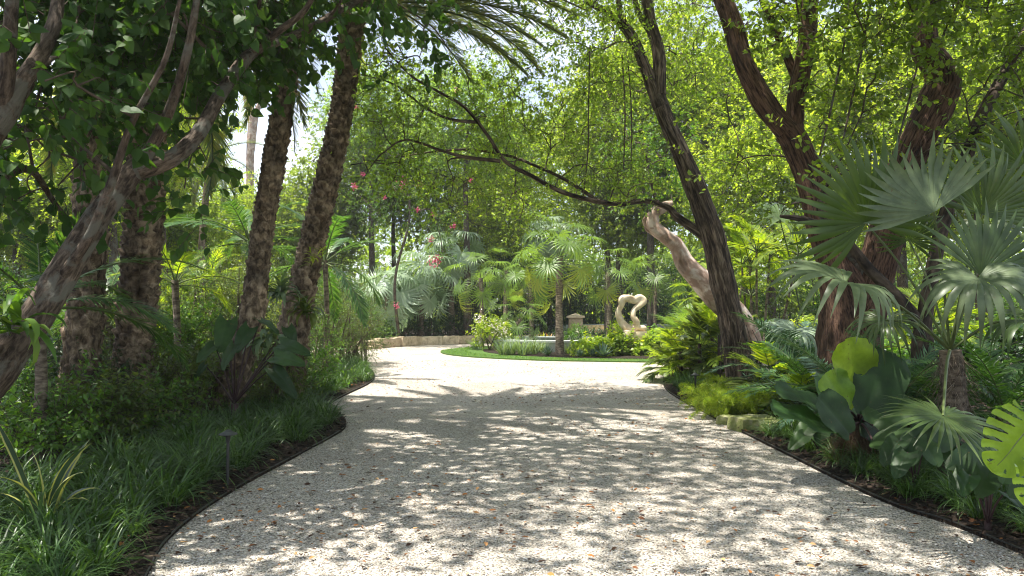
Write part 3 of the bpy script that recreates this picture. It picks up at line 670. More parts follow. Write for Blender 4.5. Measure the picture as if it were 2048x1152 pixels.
# ---------------------------------------------------------------- far woodland and background trees
def B(px, py, D, r, sq=1.0): return (P(px, py, D), np.array([r, r, r * sq]))
bgm = []
for s, mt, lf in ((1, 'far_bright', .13), (2, 'far_mid', .14), (3, 'far_bright', .12), (4, 'far_olive', .11)):
    g = MB(); rg = np.random.default_rng(40 + s)
    bl = [((rg.normal() * .9, rg.normal() * .9, rg.normal() * 1.1), rg.uniform(1.3, 2.1)) for _ in range(6)] + [((0, 0, 0), 2.3)]
    CC = foliage(g, bl, 12, 8, 12, rg, size=lf, tl=.5, cr=.42, tmpl=T_leaf4(.3), inner=.45, up=.1, tr=.008)
    branches(g, CC, np.array([[0, 0, -2.6 + .3 * k] for k in range(8)]), rg, r0=.09, frac=.4)
    bgm.append(g.mesh('crown', [M['twig'], M[mt]]))
def bgtree(px, pyc, D, sc, v, label, szc=1.0, lean=0.0, lmat='bark_grey', tr=.16, name='leafy_tree'):
    c = P(px, pyc, D); t = thing(name, (c[0] - lean, c[1], 0), label, 'tree', 'trees filling the garden background')
    g = MB(); tube(g, [(c[0] - lean, c[1], -.1), (c[0] - lean * .7, c[1] + .1, c[2] * .35), (c[0] - .1, c[1], c[2] * .75), (c[0] + .1, c[1], c[2] + .6 * sc)], [tr * 1.4, tr, tr * .7, tr * .3], 10, 6, ridge=.08)
    g.build('trunk', M[lmat], t)
    m = Matrix.Translation(Vector((lean, 0, c[2]))) @ Matrix.Rotation(px * .7, 4, 'Z') @ Matrix.Diagonal((sc, sc, sc * szc, 1))
    link('crown', bgm[v], t, m); return t
BG = [
 (470, 455, 44, 1.25, 2, 'yellow green tree seen through the gap left of the two slim date palms'),
 (620, 470, 42, 1.2, 1, 'mid green tree behind the pair of slim date palms'),
 (745, 250, 40, 1.35, 3, 'feathery olive tree rising behind the leaning date palm crown'),
 (790, 380, 44, 1.5, 1, 'mid green tree behind the magenta blossoms'),
 (935, 250, 36, 1.25, 3, 'light airy tree behind the fork of the long arching bough'),
 (950, 430, 42, 1.4, 2, 'pale yellow green tree above the stone block wall'),
 (1060, 340, 46, 1.7, 0, 'bright green tree centred behind the arching bough'),
 (1215, 250, 38, 1.4, 0, 'tall bright green tree beside the strip of blue sky'),
 (1300, 130, 34, 1.35, 2, 'tall sunny tree with its top left of the leaning trunk fork'),
 (1240, 440, 38, 1.15, 1, 'dense green tree directly behind the sculpture'),
 (1430, 270, 36, 1.5, 1, 'dense feathery green tree right of the leaning rough trunk'),
 (1500, 390, 30, 1.1, 0, 'bright green bushy tree above the yellow palm fronds'),
 (1540, 170, 34, 1.35, 0, 'bright green tree behind the twin red stems'),
 (1660, 300, 28, 1.3, 2, 'sunlit tree between the two stems of the red barked tree'),
 (1800, 120, 26, 1.2, 0, 'bright tree high behind the right red stem'),
 (1960, 330, 24, 1.3, 1, 'green tree behind the grey green fan leaves at the right edge'),
 (2060, 90, 22, 1.3, 2, 'yellow green tree filling the top right corner'),
 (330, 500, 34, 1.3, 1, 'mid green tree seen between the two thick date palm trunks'),
 (190, 520, 30, 1.3, 2, 'sunny tree low behind the leftmost date palm trunk'),
 (40, 420, 26, 1.2, 1, 'green tree at the far left behind the forked grey tree'),
 (330, 290, 30, .85, 0, 'bright tree above the small grey palm stem'),
 (230, 250, 24, 1.0, 2, 'yellow green tree glimpsed through the upper left leaves'),
]
for a in BG: bgtree(*a, szc=1.0)
# tall thin grey tree standing clear against the sky at the left
t = Tree('slender_tree', G(497, 668), 'slender grey double trunk standing against the pale sky patch')
D = 49
t.limb([P(500, 640, D), P(500, 330, D), P(505, 240, D), (P(492, 190, D)), P(498, 120, D)], [.28, .26, .3, .2, .14], M['bark_pink'], 'trunk', ridge=.05)
t.limb([P(503, 300, D), P(512, 230, D), P(527, 185, D), P(535, 100, D)], [.22, .18, .14, .09], M['bark_pink'])
t.crown([B(500, 60, D, 4.0, .7), B(560, 20, D, 3.0, .7)], M['leaf_mid'], 5, clumps=5, twigs=6, leaves=10, size=.2, tl=.6, br=.6, r0=.08)
# dark hedges closing the lower background
def hedge(pts, h, label, seed, dens=14, mt='leaf_hedge', size=.12, name='hedge', wd=1.0):
    rg = np.random.default_rng(seed); C = cr_spline(np.array(pts, float), 5); c0 = C[len(C) // 2]
    t = thing(name, (c0[0], c0[1], 0), label, 'hedge', None); bl = [((c[0], c[1], h * .5), (wd, wd, h * .55)) for c in C]
    g = MB(); foliage(g, bl, dens, 7, 9, rg, size=size, tl=.3, cr=.3, inner=.5, up=.4, tr=.006); g.build('foliage', [M['twig'], M[mt]], t)
    g = MB()
    for c in C[::1]:
        for q in range(3):
            x, y = c[0] + rg.normal() * .4, c[1] + rg.normal() * .3; tube(g, [(x, y, 0), (x + .1, y, h * .4), (x + rg.normal() * .2, y, h * .8)], [.03, .02, .01], 5, 3)
    g.build('stems', M['bark_dark'], t)
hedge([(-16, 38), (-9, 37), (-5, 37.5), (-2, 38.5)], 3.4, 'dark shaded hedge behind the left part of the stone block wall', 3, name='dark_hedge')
hedge([(-1, 39.3), (2, 40), (4, 42), (7, 43.5), (10, 43)], 4.4, 'dark leaved hedge put in for the shaded recess behind the steps and the sculpture', 4, name='dark_hedge')  # stands in for a dark recess; its shade is put into the leaf colour
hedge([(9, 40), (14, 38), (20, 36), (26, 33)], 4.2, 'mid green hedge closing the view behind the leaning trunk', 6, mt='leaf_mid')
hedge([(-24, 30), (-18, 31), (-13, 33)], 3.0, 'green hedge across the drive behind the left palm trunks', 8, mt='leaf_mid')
rg = np.random.default_rng(77)
g = MB(); bl = [((x, 66 + rg.normal() * 3, 4 + 1.8 * rg.random()), (4.5, 3, 5.5)) for x in np.arange(-52, 56, 5.0)]
bl += [((x, 61 + rg.normal() * 2, 2.2), (3.5, 2, 3)) for x in np.arange(-46, 50, 4.0)]
foliage(g, bl, 2.6, 9, 12, rg, size=.42, tl=1.2, cr=1.1, inner=.45, tr=.02); tag(g.build('distant_woodland', [M['twig'], M['far_mid']]), kind='stuff')

# ---------------------------------------------------------------- stone wall, steps, pillar, basin, sculpture
def rock_block(mb, c, size, rz, seed, amp=.05, n=7, rnd=None):
    s = np.linspace(-1, 1, n); fs = []
    def face(ax, sg):
        A, Bq = np.meshgrid(s, s, indexing='ij'); o = [0, 0, 0]; V = np.zeros((n, n, 3)); ax2, ax3 = (ax + 1) % 3, (ax + 2) % 3
        V[..., ax] = sg; V[..., ax2] = A * sg; V[..., ax3] = Bq; return V.reshape(-1, 3)
    i = np.arange(n - 1)[:, None] * n + np.arange(n - 1)[None]; F = np.stack([i, i + n, i + n + 1, i + 1], -1).reshape(-1, 4)
    for ax in range(3):
        for sg in (-1, 1):
            V = face(ax, sg); q = np.linalg.norm(V, axis=1, keepdims=True); V = V / (np.maximum(np.abs(V).max(1, keepdims=True), 1)) * (1 - .06 * (q - 1) ** 2 * 2)
            W = V * np.array(size) / 2; dsp = (fbm(W * 4 + seed * 7.7, 3) - .5)[:, None] * amp * 2; W = W + V * dsp
            ca, sa = math.cos(rz), math.sin(rz); W = np.stack([W[:, 0] * ca - W[:, 1] * sa, W[:, 0] * sa + W[:, 1] * ca, W[:, 2]], -1) + c
            mb.add(W, F, hsh(seed) if rnd is None else rnd)
wall = thing('stone_wall', (-3.5, 33.2, 0), 'low wall of rough limestone blocks at the far left side of the drive', 'wall')
xs = [(712, 700), (748, 696.5), (795, 693.5), (838, 690.5), (880, 689), (914, 688), (944, 687), (972, 686.5), (1004, 686), (1040, 686), (1078, 686)]
pts = [G(*p) for p in xs]
for k in range(len(pts) - 1):
    a, b = pts[k], pts[k + 1]; L = np.linalg.norm(b - a); g = MB()
    hh = [.34, .42, .44, .42, .41, .40, .38, .4, .38, .4][k]
    rock_block(g, (a + b) / 2 + [0, rng.normal() * .04, hh / 2 - .02], (L * .965, .5, hh), math.atan2(b[1] - a[1], b[0] - a[0]), k + 1.5, .06); g.build('stone_block', M['limestone'], wall)
for k, (a, b) in enumerate((((640, 706), (676, 704)), ((680, 704), (712, 701)), ((716, 699), (760, 697)))):
    a, b = G(*a), G(*b); g = MB(); rock_block(g, (a + b) / 2 + [0, -.4, .05], (np.linalg.norm(b - a), .55, .16), math.atan2(b[1] - a[1], b[0] - a[0]), 20 + k, .03)
    o = g.build('stone_slab', M['limestone']); tag(o, ['flat stone slab furthest left along the far drive edge', 'middle flat stone slab lying before the block wall', 'flat stone slab touching the left foot of the block wall'][k], 'stone slab', 'flat stones edging the far drive')
c = G(1151, 682); t = thing('stone_pillar', c, 'square cream stone pillar with a pointed cap left of the garden steps', 'pillar')
g = MB(); rock_block(g, c + [0, 0, .6], (.72, .72, 1.2), 0, 31, .012, 12); g.build('shaft', M['limestone'], t)
g = MB(); z = 1.2; q = .44; g.add([c + [-q, -q, z], c + [q, -q, z], c + [q, q, z], c + [-q, q, z], c + [-q, -q, z + .08], c + [q, -q, z + .08], c + [q, q, z + .08], c + [-q, q, z + .08]], [[0, 3, 2, 1], [0, 1, 5, 4], [1, 2, 6, 5], [2, 3, 7, 6], [3, 0, 4, 7]], .8, smooth=False)
g.add([c + [-q, -q, z + .08], c + [q, -q, z + .08], c + [q, q, z + .08], c + [-q, q, z + .08], c + [0, 0, z + .24]], [[0, 1, 4], [1, 2, 4], [2, 3, 4], [3, 0, 4]], .8, smooth=False); g.build('cap', M['limestone'], t)
c = G(1215, 682); t = thing('garden_steps', c, 'short flight of yellow stone steps behind the island palms', 'steps')
for k in range(4):
    g = MB(); rock_block(g, c + [0, .2 + k * .36, .1 + k * .2], (2.5, .42, .2), 0, 40 + k, .008, 9, rnd=.9); g.build('step', M['cutstone'], t)
g = MB(); rock_block(g, c + [0, 3.4, .4], (8, 3.6, .8), 0, 55, .01, 9); tag(g.build('terrace', M['concrete']), 'grey stone terrace edge above the yellow steps', 'terrace')
c = np.array([1.6, 29.6, 0]); t = thing('fountain_basin', c, 'low round grey fountain basin in the middle of the planted island', 'fountain')
def ring(mb, c, r0, r1, z0, z1, n=56, mat=0):
    a = np.linspace(0, 2 * np.pi, n, endpoint=False); V = []
    for r, z in ((r0, z0), (r0, z1), (r1, z1), (r1, z0)): V.append(np.stack([c[0] + r * np.cos(a), c[1] + r * np.sin(a), np.full(n, c[2] + z)], -1))
    V = np.concatenate(V); j = np.arange(n); j2 = (j + 1) % n; F = np.concatenate([np.stack([j + k*n, j + ((k+1) % 4)*n, j2 + ((k+1) % 4)*n, j2 + k*n], -1) for k in range(4)]); mb.add(V, F, .5, mat, smooth=False)
g = MB(); ring(g, c, 2.05, 2.35, .0, .40); g.build('wall', M['concrete'], t)
g = MB(); ring(g, c, 1.97, 2.42, .402, .47); g.build('rim', M['concrete'], t)
g = MB(); n = 48; a = np.linspace(0, 2*np.pi, n, endpoint=False); V = np.vstack([np.stack([c[0] + 2.04*np.cos(a), c[1] + 2.04*np.sin(a), np.full(n, .34)], -1), [[c[0], c[1], .34]]]); g.add(V, np.stack([np.arange(n), (np.arange(n)+1) % n, np.full(n, n)], -1)); g.build('water', M['water'], t)
D = 25.6; base = P(1268, 672, D); t = thing('stone_sculpture', (base[0], base[1], 0), 'cream stone sculpture twisted into an open loop among the island shrubs', 'sculpture')
px = [(1270, 664), (1253, 655), (1242, 641), (1237, 624), (1243, 610), (1246, 599), (1258, 597), (1269, 602), (1279, 597), (1285, 602), (1278, 611), (1268, 619), (1266, 632), (1272, 644), (1271, 656), (1262, 665)]
pt = [P(a, b, D + .10 * math.sin(i * .9)) for i, (a, b) in enumerate(px)]
g = MB(); tube(g, pt, [.14, .13, .115, .105, .10, .125, .11, .11, .13, .14, .12, .10, .11, .12, .12, .14], 20, 9, lump=.45, seed=3.3); tube(g, [P(1264, 655, D), P(1276, 656, D), P(1287, 657, D), P(1288, 664, D)], [.12, .11, .10, .06], 14, 6, lump=.4, seed=5.1); g.build('carved_loop', M['sculpt'], t)
g = MB(); rock_block(g, P(1270, 672, D), (.75, .5, .34), 0, 66, .09, 9); g.build('carved_foot', M['sculpt'], t)
g = MB(); z = P(1270, 682, D)[2]; rock_block(g, np.array([base[0], base[1], z / 2 + .02]), (.7, .6, z + .1), .2, 67, .03); g.build('plinth', M['limestone'], t)

# ---------------------------------------------------------------- island plants
ffb = [fan_frond_mesh('frond', .80, 1.0, s, M['fan'], 22, .30, 300, .30, .2, False, tilt=22 + 16 * s) for s in (1, 2, 3)]
ffo = fan_frond_mesh('frond', .78, .9, 9, M['fan_old'], 26, .55, 250, .35, .25, False, tilt=58)
ffs = [fan_frond_mesh('frond', 1.05, 1.0, s, M['silver'], 32, .4, 310, .5, .3, False, tilt=20 + 14 * (s - 4)) for s in (5, 6, 7)]
def fan_palm(px, pyb, pyt, D, label, meshes, n=22, sc=1.0, tr=.09, lean=0, old=.25, group='fan palms on the planted island', e1=-38, cat='palm', name='fan_palm', mat='thin_palm', seed=0):
    b = P(px, pyb, D); b[2] = 0; tp = P(px + lean, pyt, D); t = thing(name, b, label, cat, group); rg = np.random.default_rng(seed + px)
    g = MB(); m = (b + tp) / 2 + rg.normal(size=3) * .05; C, rr = tube(g, [b - [0, 0, .1], m, tp], [tr * 1.3, tr, tr * .9], 12, 14, ridge=.12, seed=px * .1); fibres(g, C[-10:], rr[-10:] + .03, 120, .25, rg, r=.004, out=.4, down=.6); g.build('trunk', M[mat], t)
    rosette(t, tp, meshes, n, 'frond', 82, e1, .05, rg, (ffo, old) if old else None, rg.random() * 6, (.85 * sc, 1.1 * sc), .3); return t
fan_palm(1120, 715, 512, 25.0, 'tall fan palm standing in front of the basin with yellowing lower leaves', ffb, 17, 1.15, .12, old=.22, e1=-25)
fan_palm(1216, 700, 545, 29.5, 'fan palm just left of the looped sculpture', ffb, 13, 1.0, .10, old=.05, e1=-25)
fan_palm(1312, 700, 556, 30.5, 'slender fan palm rising just right of the sculpture', ffb, 12, 1.05, .07, old=.05, e1=-15)
fan_palm(962, 690, 556, 30.5, 'fan palm above the pale flowering shrub', ffb, 12, 1.0, .1, old=.05)
fan_palm(1062, 685, 560, 31.0, 'fan palm half hidden behind the tall centre palm', ffb, 12, 1.0, .1, old=.2)
fan_palm(1040, 690, 635, 29.5, 'short fan palm beside the orange bromeliads', ffb, 10, .75, .05, old=0, e1=-10)
fan_palm(1012, 680, 540, 34.0, 'fan palm between the flowering shrub and the centre palm, furthest back', ffb, 13, 1.0, .1, old=.1)
fan_palm(1375, 712, 665, 22.0, 'low bushy fan palm with stiff upright leaves left of the leaning trunk', [fan_frond_mesh('frond', .75, .55, s, M['fan'], 30, .12, 240, .35, .1, False, tilt=8) for s in (21, 22)], 22, .9, .1, old=0, e1=5, name='dwarf_fan_palm')
fan_palm(1100, 640, 468, 40.0, 'pale fan palm behind the top of the tall centre palm', ffs, 14, 1.0, .1, old=0, group='silver palms at the back')
fan_palm(842, 690, 560, 35.0, 'silvery fan palm above the middle of the stone wall', ffs, 15, 1.15, .16, old=0, group='silver palms at the back', name='silver_fan_palm')
fan_palm(905, 690, 500, 36.5, 'taller silvery fan palm behind the pink blossom spray', ffs, 14, 1.1, .14, old=0, group='silver palms at the back', name='silver_fan_palm')
fan_palm(775, 690, 585, 34.0, 'silvery fan palm at the left end of the stone wall', ffs, 16, 1.1, .14, old=0, group='silver palms at the back', name='silver_fan_palm')
def shrub(c, r, h, label, mt, seed, clumps=26, size=.07, leaves=9, twigs=7, name='shrub', cat='shrub', group=None, stems=9, tl=.22, cr=.22, tmpl=None, droop=.2, up=.5, tr=.004, stemmat='twig', lift=.12, r2=None, flatn=.6):
    c = np.asarray(c, float); t = thing(name, (c[0], c[1], 0), label, cat, group); rg = np.random.default_rng(seed); g = MB()
    r2 = r2 or r; CC = foliage(g, [((c[0], c[1], h * (.5 + lift)), (r, r2, h * (.5 - lift * .3)))], clumps / max(.2, ((r + r2 + h * .5) / 3) ** 2), twigs, leaves, rg, size=size, tl=tl, cr=cr, tmpl=tmpl, inner=.3, up=up, droop=droop, tr=tr, flatn=flatn)
    g.build('foliage', [M['twig'], M[mt]], t); g = MB()
    for k in range(stems):
        e = CC[int(rg.integers(len(CC)))]; a = np.array([c[0] + rg.normal() * r * .12, c[1] + rg.normal() * r * .12, 0]); tube(g, [a, a * .6 + e * .4 + [0, 0, h * .08], e], [.012 + .012 * h, .008 + .006 * h, .004], 5, 4, ridge=.05)
    g.build('stems', M[stemmat], t); return t, CC
def flowers(t, CC, n, mt, seed, size=.06, spread=.15, name='flower_cluster', pet=9):
    rg = np.random.default_rng(seed)
    for k in range(n):
        c = CC[int(rg.integers(len(CC)))] + rg.normal(size=3) * .05; g = MB(); m = pet * 3; p = c + rg.normal(size=(m, 3)) * spread * .4
        scatter(g, T_leaf4(.42, .1, .1), p, rg.normal(size=(m, 3)), rg.normal(size=(m, 3)), size, 0); g.build(name, M[mt], t)
t, CC = shrub(G(985, 703) + [0, .3, 0], .85, 1.25, 'flowering shrub with pale pink blossoms at the left end of the island', 'leaf_yellow', 11, 40, .1, name='flowering_shrub'); flowers(t, CC[CC[:, 2] > .6], 16, 'petal', 1, .07, .3)
t, CC = shrub(P(1150, 668, 31) * [1, 1, 0], .36, .85, 'upright shrub with small white flowers in front of the stone pillar', 'leaf_mid', 12, 30, .09, name='flowering_shrub'); flowers(t, CC, 7, 'petal', 2, .06, .2)
shrub(G(1263, 706) + [0, 1.6, 0], .55, .9, 'bright green bush around the foot of the looped sculpture', 'leaf_yellow', 13, 46, .12)
hx = [(1185, 716), (1212, 715), (1240, 714), (1268, 714), (1296, 714), (1322, 715), (1346, 716)]
for k, p in enumerate(hx):
    shrub(G(*p) + [0, .28, 0], .5, .34 if k < 2 else .52, ['first', 'second', 'third', 'fourth', 'fifth', 'sixth', 'seventh'][k] + ' low glossy bush from the left in the bright green island row', 'leaf_yellow', 100 + k, 46, .12, 7, 6, name='low_glossy_bush', group='bright green bushes edging the island', tmpl=T_leaf8(.42))
for k, (px, py, dy) in enumerate(((1290, 708, 1.4), (1325, 708, 1.2), (1365, 712, .8))):
    shrub(G(px, py) + [0, dy, 0], .55, .62, ['bush behind the island row right of the sculpture foot', 'bush behind the island row under the slender palm', 'bush at the right end of the island beside the dwarf palm'][k], 'leaf_mid', 120 + k, 30, .11, 7, 6, name='low_glossy_bush', group='second row of island bushes', tmpl=T_leaf8(.42))
gg = [grass_mesh('blades', M['greygreen'], s, 110, .75, .010, .16, 1.1, (1.0, 1.55), 4) for s in (1, 2)]
def put(name, me, loc, rz, sc, label, cat, group):
    o = link(name, me); o.location = tuple(loc); o.rotation_euler = (0, 0, rz); o.scale = (sc,) * 3; return tag(o, label, cat, group)
for k, (px, py, s) in enumerate(((952, 702, .8), (1022, 713, 1.0), (1045, 714, 1.05), (1066, 712, .95), (1082, 709, .8), (1005, 714, .8), (1140, 712, .8), (1165, 704, .9))):
    put('ornamental_grass', gg[k % 2], G(px, py) + [0, .2, .05], k * 1.3, s, ['grey green grass tuft at the left tip of the island bed', 'grey green grass clump right of the flowering shrub, second of its row', 'tallest grey green grass clump before the basin', 'grey green grass clump touching the basin wall', 'small grey green grass clump at the left of the tall palm foot', 'grey green grass clump in front of the flowering shrub', 'small grey green grass clump at the right of the tall palm foot', 'grey green grass clump behind the right agave'][k], 'grass clump', 'grey green grasses on the island')
M['agave'] = leafmat('blue_agave', [(.06, .11, .08), (.1, .16, .12)], tf=.1, rough=.5)
def agave_mesh(seed, n=26, L=.42):
    r = np.random.default_rng(seed); mb = MB(); h = np.arange(n) * 2.4
    blade_strip(mb, np.zeros((n, 3)) + [0, 0, .03], np.stack([np.cos(h), np.sin(h), 0 * h], -1), np.linspace(1.45, .25, n), L * r.uniform(.85, 1.1, n), np.full(n, .035), np.full(n, -.15), 4, fold=.5, taper=.75); return mb.mesh('leaves', M['agave'])
ag = [agave_mesh(1), agave_mesh(2)]
for k, (px, py) in enumerate(((1096, 716), (1160, 718), (1207, 719), (1186, 718))):
    put('agave', ag[k % 2], G(px, py) + [0, .1, .05], k, [.9, .75, 1.15, .8][k], ['blue green agave rosette left of the tall palm foot', 'small agave rosette right of the tall palm foot', 'largest blue green agave before the bright bushes', 'agave rosette squeezed between two others'][k], 'agave', 'agaves along the island lawn')
def brom_mesh(mt, seed, n=22, L=.55, wd=.035):
    r = np.random.default_rng(seed); mb = MB(); h = np.arange(n) * 2.4
    blade_strip(mb, np.zeros((n, 3)), np.stack([np.cos(h), np.sin(h), 0 * h], -1), np.linspace(1.5, .5, n), L * r.uniform(.8, 1.1, n), np.full(n, wd), np.linspace(.4, 1.2, n), 5, fold=.4, taper=.5); return mb.mesh('leaves', M[mt])
bo, bre, byg = brom_mesh('orange', 1), brom_mesh('redleaf', 2), brom_mesh('leaf_yellow', 3, 26, .7, .03)
for k, (px, py, D, me, s, lb) in enumerate(((1098, 690, 32.6, bo, 1.0, 'orange pink bromeliad left of the tall palm trunk'), (1075, 690, 32.9, bre, 1.1, 'dark red bromeliad next to the orange one'), (1062, 688, 33.2, bre, .9, 'dark red cordyline at the left of the bromeliads'), (1108, 688, 33.2, bre, 1.0, 'reddish bromeliad directly behind the palm trunk'), (1085, 684, 33.6, byg, 1.0, 'yellow tinted bromeliad behind the orange one'), (1228, 672, 33.0, bre, .7, 'small dark red plant beside the yellow steps'))):
    o = put('bromeliad', me, P(px, py, D) * [1, 1, 0] + [0, 0, .05], k, s, lb, 'bromeliad', 'bromeliads by the basin')
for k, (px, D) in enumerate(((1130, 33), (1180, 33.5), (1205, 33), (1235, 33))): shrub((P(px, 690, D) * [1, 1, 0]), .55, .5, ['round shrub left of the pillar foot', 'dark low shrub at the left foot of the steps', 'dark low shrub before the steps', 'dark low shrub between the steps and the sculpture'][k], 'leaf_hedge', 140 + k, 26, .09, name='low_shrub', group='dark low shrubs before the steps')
# shrubs behind and on the stone wall
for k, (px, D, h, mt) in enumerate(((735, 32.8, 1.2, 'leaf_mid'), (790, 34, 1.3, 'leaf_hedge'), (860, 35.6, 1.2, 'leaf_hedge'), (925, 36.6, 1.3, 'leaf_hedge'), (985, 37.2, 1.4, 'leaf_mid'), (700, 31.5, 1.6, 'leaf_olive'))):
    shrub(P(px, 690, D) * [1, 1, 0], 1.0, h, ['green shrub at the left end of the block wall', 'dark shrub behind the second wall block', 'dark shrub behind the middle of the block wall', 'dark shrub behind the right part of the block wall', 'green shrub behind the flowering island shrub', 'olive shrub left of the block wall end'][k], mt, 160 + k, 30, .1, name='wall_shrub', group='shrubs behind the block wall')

# ---------------------------------------------------------------- date palms
date_fr = [pinnate_mesh('frond', 3.2, 62, .42, M['date'], s, 1.15, .5, .013, .14, angle=58, leafdroop=.3, rs=.03, reps=2) for s in (1, 2, 3)]
date_out = [pinnate_mesh('frond', 3.3, 66, .44, M['date'], s, .75, .45, .013, .14, angle=55, leafdroop=.45, rs=.028, reps=2) for s in (5, 6)]
date_dead = pinnate_mesh('frond', 2.4, 46, .34, M['dead'], 8, 1.6, .3, .011, .2, angle=45, leafdroop=.6, rs=.025)
def date_palm(pts, rad, label, seed, around, pitch, long_to, n_fr, hole=None, amp=.36, e1=-40, sc=1.0, fib=260):
    b = np.array([pts[0][0], pts[0][1], 0.0]); t = thing('date_palm', b, label, 'palm', 'date palms in the left bed'); g = MB(); C, rr = boss_trunk(g, pts, rad, around, pitch, amp, seed, long_to, hole=hole)
    g.build('trunk', M['palm_trunk'], t); rg = np.random.default_rng(seed); g = MB()
    m = max(4, int(len(C) * min(1, long_to / 7))); fibres(g, C[:m], rr[:m] * 1.05, fib, .22, rg, r=.003, out=.35); g.build('loose_fibre', M['fibre'], t); g = MB(); fibres(g, C[-30:], rr[-30:] * 1.1, 260, .5, rg, r=.004, out=.6, down=.5); g.build('crown_fibre', M['fibre'], t)
    rosette(t, C[-1], date_fr, n_fr, 'frond', 80, e1, rad[-1] * .7, rg, None, rg.random() * 6, (.85 * sc, 1.1 * sc), .35); return t
D = 9.4
date_palm([P(158, 880, D) * [1, 1, 0] - [0, 0, .1], P(160, 760, D), P(172, 600, D), P(182, 400, D), P(180, 150, D), P(176, -160, D)], [.26, .225, .21, .20, .20, .20], 'thick date palm trunk nearest the left edge, its base wrapped in ragged sheaths', 1, 7, .18, 3.2, 30)
D = 10.0
date_palm([P(262, 862, D) * [1, 1, 0] - [0, 0, .1], P(266, 740, D), P(276, 600, D), P(288, 420, D), P(296, 200, D), P(300, -120, D)], [.29, .26, .245, .25, .235, .22], 'thick date palm with a black hollow halfway up its scaly trunk', 2, 6, .18, .8, 30, hole=(math.radians(-62), 2.15, .34, .27, .75))
D = 10.6
date_palm([P(428, 850, D) * [1, 1, 0] - [0, 0, .1], P(455, 780, D), P(502, 640, D), P(524, 470, D), P(548, 320, D), P(570, 190, D), P(578, 90, D), P(583, -60, D)], [.28, .24, .175, .155, .165, .15, .15, .14], 'slim leaning date palm left of its taller twin', 3, 6, .14, 2.3, 18, e1=10)
D = 12.0
date_palm([P(560, 850, D) * [1, 1, 0] - [0, 0, .1], P(575, 740, D), P(596, 620, D), P(622, 500, D), P(652, 370, D), P(678, 250, D), P(697, 120, D), P(708, -20, D)], [.30, .27, .235, .21, .20, .19, .19, .23], 'slim leaning date palm nearest the drive whose crown reaches over it', 4, 6, .145, 2.2, 16, sc=1.0, e1=5)
# fronds arched over the drive from the palm nearest it (their own aim)
dp = [o for o in COL.objects if o.get('label', '').startswith('slim leaning date palm nearest')][0]
tp = P(708, 10, 12.0) - np.array(dp.location)
for az, el, s in ((-8, 30, 1.15), (6, 20, 1.15), (-24, 14, 1.0), (18, 30, 1.15), (-4, 6, 1.0), (40, 18, 1.0), (-40, 26, 1.0), (2, 12, 1.1), (12, 2, .95), (-14, 22, 1.2)):
    a, e = R(az), R(el); d = (math.cos(a) * math.cos(e), math.sin(a) * math.cos(e), math.sin(e)); up = (-math.cos(a) * math.sin(e), -math.sin(a) * math.sin(e), math.cos(e))
    link('frond', date_out[az % 2], dp, frame_mtx(tp, d, up) @ Matrix.Scale(s, 4))
t = thing('slim_palm', P(405, 700, 28) * [1, 1, 0], 'slim grey palm stem far behind, between the hollow palm and the leaning one', 'palm'); g = MB(); tube(g, [P(400, 705, 28) * [1, 1, 0], P(403, 500, 28), P(420, 310, 28)], [.15, .13, .12], 10, 12, ridge=.05); g.build('trunk', M['thin_palm'], t)
rosette(t, P(420, 305, 28), date_fr, 16, 'frond', 75, -45, .1, rng, None, 1, (.7, .85), .2)

# ---------------------------------------------------------------- left foreground broad-leaved trees
LF = T_leaf12(.44, .05, .16)
t = Tree('broadleaf_tree', (-4.4, 4.3, 0), 'smooth grey brown tree at the near left whose bough sweeps up over the drive')
tr = [(-4.6, 4.0, -.1), P(-90, 820, 4.7), P(30, 690, 4.9), P(110, 570, 5.1), P(185, 450, 5.3), P(262, 345, 5.5), P(290, 326, 5.55)]
t.limb(tr, [.19, .14, .112, .102, .09, .082, .08], M['bark_grey'], 'trunk', 24, ridge=.10, lump=.12, seed=1)
t.limb([P(275, 340, 5.5), P(345, 316, 5.6), P(400, 262, 5.8), P(440, 190, 6.0), P(500, 108, 6.3), P(545, 86, 6.5), P(610, 62, 6.9), P(680, 20, 7.3), P(760, -30, 7.8), P(880, -160, 8.6)], [.075, .066, .060, .054, .052, .042, .038, .034, .028, .018], M['bark_grey'], ridge=.05, lump=.08, seed=2)
t.limb([P(268, 350, 5.5), P(318, 268, 5.4), P(350, 190, 5.2), P(378, 90, 5.0), P(400, -40, 5.0)], [.06, .042, .034, .028, .02], M['bark_grey'], ridge=.05, seed=3)
t.limb([P(508, 104, 6.3), P(508, 60, 6.2), P(520, 0, 6.1), P(530, -60, 6.0)], [.04, .022, .016, .012], M['bark_grey'], ridge=.05, seed=4)
t.limb([P(505, 100, 6.3), P(560, 60, 6.1), P(610, 20, 6.0), P(640, -40, 5.9)], [.04, .03, .024, .018], M['bark_grey'], ridge=.05, seed=5)
t.limb([P(120, 560, 5.1), P(180, 470, 5.0), P(225, 360, 4.9), P(262, 250, 4.8), P(330, 120, 4.7), P(360, 0, 4.6)], [.04, .032, .028, .022, .018, .012], M['bark_grey'], ridge=.05, seed=6)
t.crown([B(120, 40, 6.2, 1.0, .6), B(330, 60, 6.9, 1.0, .55), B(480, 20, 7.6, .8, .5), B(250, -60, 5.8, 1.3, .6), B(560, -60, 6.8, 1.2, .5), B(310, 190, 6.2, .55, .6), B(180, 130, 6.0, .6, .6), B(430, 130, 7.3, .6, .6), B(460, 200, 6.9, .25, .8), B(410, 380, 6.2, .24, 1.4), B(620, 60, 7.2, .5, .7), B(70, 330, 5.6, .6, .8), B(60, 180, 4.6, .5, .8)],
        M['leaf_dark'], 3, clumps=50, twigs=5, leaves=7, size=.088, tl=.28, cr=.24, tmpl=LF, droop=.9, up=-.1, br=.6, r0=.025, flatn=.9)
